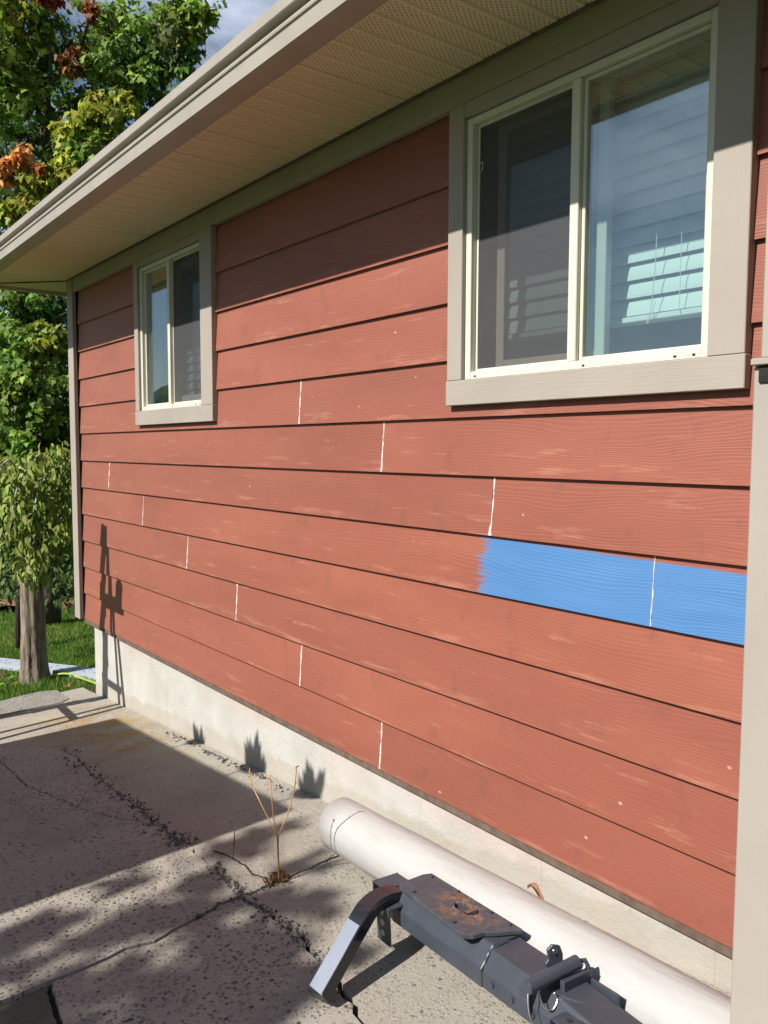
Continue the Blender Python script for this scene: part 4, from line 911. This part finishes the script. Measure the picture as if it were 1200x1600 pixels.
# plank, hose, leaf and low plant on the lawn
M_ALU = paint('pale_aluminium', (.40, .45, .52), .45, .5, .08, 8, .1)
pa = lawn(-60, 1041); pb = at(152, 1074, (lawn(100, 1066) - CAM).dot(FWD) - .12); pb.z = gz(min(pb.x, -6.7), pb.y) - .05; dirv = (pb - pa); dirv.z = 0; dirv.normalize()
q = pb + dirv * .35; pl_len = (q - pa).length; rz = math.atan2(dirv.y, dirv.x)
plank = empty('scaffold_plank', (pa.x, pa.y, gz(pa.x, pa.y) - .015), 'long pale aluminium plank with slots lying on the grass behind the trunk', 'plank')
plank.rotation_euler = (0, -math.asin((gz(q.x, q.y) - gz(pa.x, pa.y)) / pl_len), rz)
mb = MB(); mb.box(0, pl_len, 0, .21, .030, .036); mb.box(0, pl_len, -.004, .0, -.02, .037); mb.box(0, pl_len, .21, .214, -.02, .037); mb.obj('deck', M_ALU, plank)
for i in range(int(pl_len / .17)):
    for v in (.06, .14):
        MB().box(.08 + i * .17, .092 + i * .17, v, v + .035, .0362, .0372).obj('slot', M_DARK, plank)
M_HOSE = paint('lime_hose', (.33, .44, .07), .4, .5, .05, 20, .05)
hp = [(lawn(*p, h=h)) for p, h in (((20, 1076), .0), ((35, 1069), .0), ((50, 1067), .0), ((68, 1063), .03), ((88, 1056), .06), ((108, 1055), .07), ((128, 1062), .06), ((150, 1070), .05), ((175, 1080), .03))]
hp = [p + Vector((0, 0, .012)) for p in hp]
tag(MB().tube(spline(hp, 8), .0105, 10).obj('garden_hose', M_HOSE, smooth=True), 'lime green garden hose arching over the pale plank', 'hose')
def single_leaf(name, p, size, col, label, nrm=(0.1, -.4, .9), tip=(1, .2, 0), shape=OVAL):
    me = leaves_mesh(np.array([p]), np.array([nrm], float), np.array([tip], float), np.array([size]), np.array([col]), shape, .5); return tag(link(name, me, M_LEAF), label, 'leaf')
g = lawn(104, 1074); single_leaf('fallen_leaf', (g.x, g.y, g.z + .015), .07, (.62, .36, .13), 'orange fallen leaf on the ground beside the plank', shape=MAPLE)
lp = empty('low_plant', lawn(8, 1068), 'low leafy plant with reddish tips left of the trunk', 'plant')
cl = [(tuple(lawn(px, py, .05)), (.07, .07, .05), 26, c) for px, py, c in ((-10, 1065, GREEN), (6, 1072, GREEN * 1.2), (14, 1062, GREEN), (22, 1072, YGREEN * .6), (-5, 1080, GREEN), (3, 1040, RUST), (0, 1052, ORANGE * .5))]
o = crown('foliage', cl, (.03, .055), OVAL, None); o.parent = lp; o.matrix_parent_inverse = Matrix.Translation(-lp.location)
mb = MB().tube([lawn(22, 1073, .02), lawn(8, 1062, .05), lawn(0, 1050, .10)], .008, 6); o = mb.obj('stem', M_BARKD); o.parent = lp; o.matrix_parent_inverse = Matrix.Translation(-lp.location)

# dry weed growing from the joint
M_DRY = paint('dry_weed_stem', (.50, .30, .13), .7, .2, .25, 40, .2); M_DRYD = paint('dry_weed_base', (.24, .12, .06), .8, .2, .3, 40, .2)
wb = ground(431, 1377)
def wp(px, py, dy=0.0):
    d = ray(px, py); t = (wb.y + dy - CAM.y) / d.y; return CAM + d * t
weed = empty('dry_weed', wb, 'dry orange forked weed growing from the drive joint', 'weed')
def WP(mb, nm, mat):
    o = mb.obj(nm, mat, smooth=True); o.parent = weed; o.matrix_parent_inverse = Matrix.Translation(-weed.location); return o
stem = [wp(436, 1375), wp(435, 1345), wp(434, 1308)]
WP(MB().tube(spline(stem, 4), .0032, 7), 'stem', M_DRYD)
for pts in ([(434, 1308), (420, 1280), (405, 1250), (395, 1228), (390, 1206)], [(434, 1308), (428, 1280), (425, 1250), (423, 1230), (422, 1213)], [(434, 1308), (446, 1280), (456, 1250), (461, 1225), (463, 1198)]):
    P_ = [wp(x, y, (.03 if i > 1 else .01) * (1 if pts[-1][0] > 425 else -1)) for i, (x, y) in enumerate(pts)]
    P_[0] = wp(434, 1308); mb = MB().tube(spline(P_, 5), .0022, 6)
    for p in P_[2:4]:
        e = p + Vector((random.uniform(-.02, .02), random.uniform(-.01, .01), .012)); mb.tube([p, e], [.0016, .001], 5)
    for i in range(4):
        e = P_[-1] + Vector((random.uniform(-.01, .01), random.uniform(-.01, .01), random.uniform(-.005, .012))); mb.tube([P_[-1], e], [.003, .0015], 5)
    WP(mb, 'branch', M_DRY)
n = 130; c = np.array([tuple(wb)] * n) + np.column_stack([rng.normal(size=n) * .022, rng.normal(size=n) * .030 + .01, rng.random(n) * .012])
me = leaves_mesh(c, rng.normal(size=(n, 3)) + np.array((0, 0, .6)), rng.normal(size=(n, 3)) + np.array((0, 0, .5)), rng.uniform(.010, .028, n), np.array((.20, .11, .05)) * rng.uniform(.4, 1.4, (n, 1)), LANCE, .3)
o = link('dead_tuft', me, M_LEAF, weed); o['kind'] = 'stuff'; o.matrix_parent_inverse = Matrix.Translation(-weed.location)
b2 = ground(364, 1342); d2 = ray(367, 1291); t2 = CAM + d2 * ((b2.y - CAM.y) / d2.y)
tag(MB().tube(spline([b2, b2.lerp(t2, .5) + Vector((.002, 0, 0)), t2], 4), [.0028] * 6 + [.0024] * 3, 6).obj('dry_stick', M_DRYD, smooth=True), 'single bare brown stalk standing beside the dry weed', 'stalk')
lf = CAM + ray(905, 1436) * 1.98
rl = tube_c(-1.53); pl = rl + Vector((0, .072, .075))
lr = empty('curled_leaf', pl, 'curled brown dead leaf caught between the white roll and foundation', 'leaf')
mb = MB(); L_ = .06; vs = []
for i in range(9):
    t = i / 8; wdt = .016 * math.sin(math.pi * (.1 + .85 * t))
    for j in (-1, -.3, .3, 1): vs.append(((t - .5) * L_, wdt * j * .7, .012 * abs(j) ** 1.5 + .012 * math.sin(t * 5) + random.uniform(-.002, .002)))
mb.add(vs, [(i * 4 + j, i * 4 + j + 1, i * 4 + j + 5, i * 4 + j + 4) for i in range(8) for j in range(3)])
mb.obj('blade', paint('dead_leaf', (.26, .13, .07), .7, .2, .3, 60, .4), lr)

# ------------------------------------------------------------------ things left of and behind the camera that shade the drive
# step ladder whose shadow falls on the corner of the house
lx, ly = -5.86, -1.05
M_LAD = paint('ladder_fibreglass', (.45, .30, .05), .5, .4, .1, 10, .1)
zt_ = ZC - .634 + .875 * (-ly) + .0; zg = gz(lx, ly)
lad = empty('step_ladder', (lx, ly, zg), 'step ladder standing on the drive in front of the house corner', 'ladder')
Hh = zt_ - zg
for yv in (-.20, .20):
    MB().beam((-.03, yv * .55, Hh), (-.20, yv, -.0), .028, .052, (1, 0, 0)).obj('front_rail', M_LAD, lad)
    MB().beam((.03, yv * .5, Hh - .03), (.47 if yv > 0 else .30, yv * 1.05, .0), .024, .045, (1, 0, 0)).obj('rear_rail', M_LAD, lad)
for i in range(1, 6):
    t = i / 6.3; MB().box(-.20 + .17 * t - .045, -.20 + .17 * t + .045, -.19 + .08 * t, .19 - .08 * t, Hh * t - .012, Hh * t + .012).obj('step', M_LAD, lad)
MB().box(-.065, .055, -.09, .09, Hh - .03, Hh + .02).obj('top_cap', M_LAD, lad)
MB().beam((-.08, 0, Hh * .52), (.22, 0, Hh * .52), .03, .03).obj('spreader', M_LAD, lad); MB().beam((-.15, .12, Hh * .28), (.34, .12, Hh * .28), .025, .035).obj('rear_brace', M_LAD, lad)
MB().box(-.06, .33, -.05, .05, Hh * .79, Hh * .79 + .02).obj('paint_shelf', M_LAD, lad)
bk = empty('paint_can', (lx + .26, ly, zg + Hh * .79 + .026), 'paint can standing on the step ladder shelf', 'can')
MB().tube([(0, 0, 0), (0, 0, .11)], .062, 20).obj('can_body', M_CHROME, bk); MB().tube([(0, 0, .1105), (0, 0, .12)], .066, 20).obj('can_lid', M_CHROME, bk)
# added unseen shed, shaped so that its roof edge shades the drive
M_SHED = paint('grey_shed_board', (.20, .19, .175), .85, .15, .2, 6, .3)
sx0, sx1, sy1, sy0 = -5.50, -3.27, -2.62, -4.1
sg = gz(sx0, sy1) - .06; sh_top = gz(sx0, -.1) + .875 * (-.10 - sy1); sh_r = gz(sx1, -.1) + .875 * (-.10 - sy1)
shed = empty('shade_shed', ((sx0 + sx1) / 2, sy1, sg), 'unseen grey boarded shed added to cast shade on the drive', 'shed')
def SP(o): o.parent = shed; o.matrix_parent_inverse = Matrix.Translation(-shed.location); return o
SP(MB().box(sx0 + .03, sx1 - .03, sy0, sy1 - .03, sg, sh_top - .14).obj('wall', M_SHED))
for i in range(12):
    a = sx0 + (sx1 - sx0) * i / 12; SP(MB().box(a + .004, a + (sx1 - sx0) / 12 - .004, sy1 - .03, sy1 - .008, sg, sh_top - .11).obj('wall_board', M_SHED))
mb = MB(); mb.add([(sx0, sy1, sh_top), (sx1, sy1, sh_r), (sx1, sy0 - .1, sh_r - .35), (sx0, sy0 - .1, sh_top - .35)] + [(sx0, sy1, sh_top - .3), (sx1, sy1, sh_r - .3), (sx1, sy0 - .1, sh_r - .45), (sx0, sy0 - .1, sh_top - .45)], [(0, 1, 2, 3), (4, 5, 6, 7), (0, 1, 5, 4), (1, 2, 6, 5), (2, 3, 7, 6), (3, 0, 4, 7)])
SP(mb.obj('roof', M_ROOF)); SP(MB().box(-4.8, -4.0, sy1 - .012, sy1 + .012, sg + .05, sg + 1.85).obj('door', M_SHED))
# spiky weeds added out of view to cast soft fans of shade on the foundation
for i, (wx, s_) in enumerate(((-4.28, .75), (-3.62, 1.0), (-3.10, 1.0))):
    yb = -2.30; xb = wx + .115 * yb; g = gz(xb, yb); zb = gz(wx, 0) + .875 * (-yb) - .04
    tw = empty('shade_weed', (xb, yb, g - .05), ('unseen tall spiky weed added to cast a fan of shade, nearest the house corner', 'unseen tall spiky weed added to cast a fan of shade, second from the house corner', 'unseen tall spiky weed added to cast a fan of shade, farthest from the house corner')[i], 'weed', 'unseen weeds added for shade left of the frame')
    MB().tube([(0, 0, 0), (.01, .01, (zb - g) * .5), (0, 0, zb - g + .05)], [.012, .010, .006], 7).obj('stalk', M_BARKD, tw)
    n = 20; aa = rng.uniform(-1, 1, n); T_ = np.column_stack([np.sin(aa), rng.normal(size=n) * .35, np.cos(aa) + .25])
    me = leaves_mesh(np.zeros((n, 3)) + np.array((0, 0, zb - g + .04)), np.column_stack([rng.normal(size=n) * .3, -np.ones(n), rng.normal(size=n) * .3]), T_, rng.uniform(.08, .23, n) * s_, np.array(GREEN) * np.ones((n, 1)), [(p[0] * .8, p[1]) for p in LANCE], .2)
    link('leaf_rosette', me, M_LEAF, tw)
# shade tree over the near part of the drive
tb2 = Vector((-2.2, -7.2, gz(-2.2, -6) - .06))
st_ = empty('shade_tree', tb2, 'leafy shade tree standing well behind the camera', 'tree')
tp = tb2 + Vector((-.3, .5, 5.2)); segs = [([tb2, tb2.lerp(tp, .5) + Vector((.05, 0, 0)), tp], [.11, .08, .03])]
cl = []
def shade(gx, gy, r, n, up=3.2):
    g = Vector((gx, gy, gz(gx, gy))); p = g - SUN / SUN.y * up; cl.append((tuple(p), (r, r * .8, r * .6), n, GREEN)); segs.append(([tp.lerp(tb2, random.uniform(.0, .25)), tp.lerp(p, .5) + Vector((0, 0, .1)), p], [.022, .014, .006]))
for (px, py, r, n) in ((60, 1455, .12, 50), (150, 1450, .12, 45), (230, 1440, .11, 40), (310, 1430, .11, 36), (330, 1480, .13, 50), (370, 1540, .18, 70), (430, 1590, .18, 60), (400, 1470, .12, 40), (440, 1500, .12, 36), (-40, 1520, .25, 110), (40, 1620, .2, 70), (455, 1400, .10, 34), (380, 1330, .10, 36), (330, 1290, .14, 64), (300, 1250, .2, 100), (250, 1290, .14, 56), (430, 1300, .07, 22), (500, 1350, .07, 16), (200, 1530, .08, 16), (260, 1560, .09, 18), (150, 1580, .09, 18), (330, 1385, .09, 28), (210, 1375, .06, 12), (330, 1640, .3, 110), (560, 1490, .07, 12), (520, 1400, .06, 12), (90, 1530, .07, 14), (20, 1490, .10, 30)):
    g = ground(px, py); shade(g.x, g.y, r, int(n * .8), random.uniform(5.0, 6.2))
branchy(st_, 'trunk', segs, M_BARKD, 7)
o = crown('crown', cl, (.09, .16), OVAL, None); o.parent = st_; o.matrix_parent_inverse = Matrix.Translation(-st_.location)
# hills far behind the camera, mirrored in the small window
vs = []; nh = 60
for i in range(nh + 1):
    a = math.radians(175 + 110 * i / nh); R_ = 260; x, y = math.cos(a) * R_, math.sin(a) * R_; hh = 30 + 9 * math.sin(i * .37) + 4 * math.sin(i * 1.3) + random.uniform(-.6, .6)
    vs += [(x, y, -8), (x * 1.15, y * 1.15, hh * .75), (x * 1.35, y * 1.35, hh)]
fs = [(i * 3 + j, i * 3 + j + 1, i * 3 + j + 4, i * 3 + j + 3) for i in range(nh) for j in range(2)]
tag(link('hills', mesh(vs, fs), paint('wooded_hill', (.05, .07, .035), .95, .05, .4, .08, 0)), kind='structure')
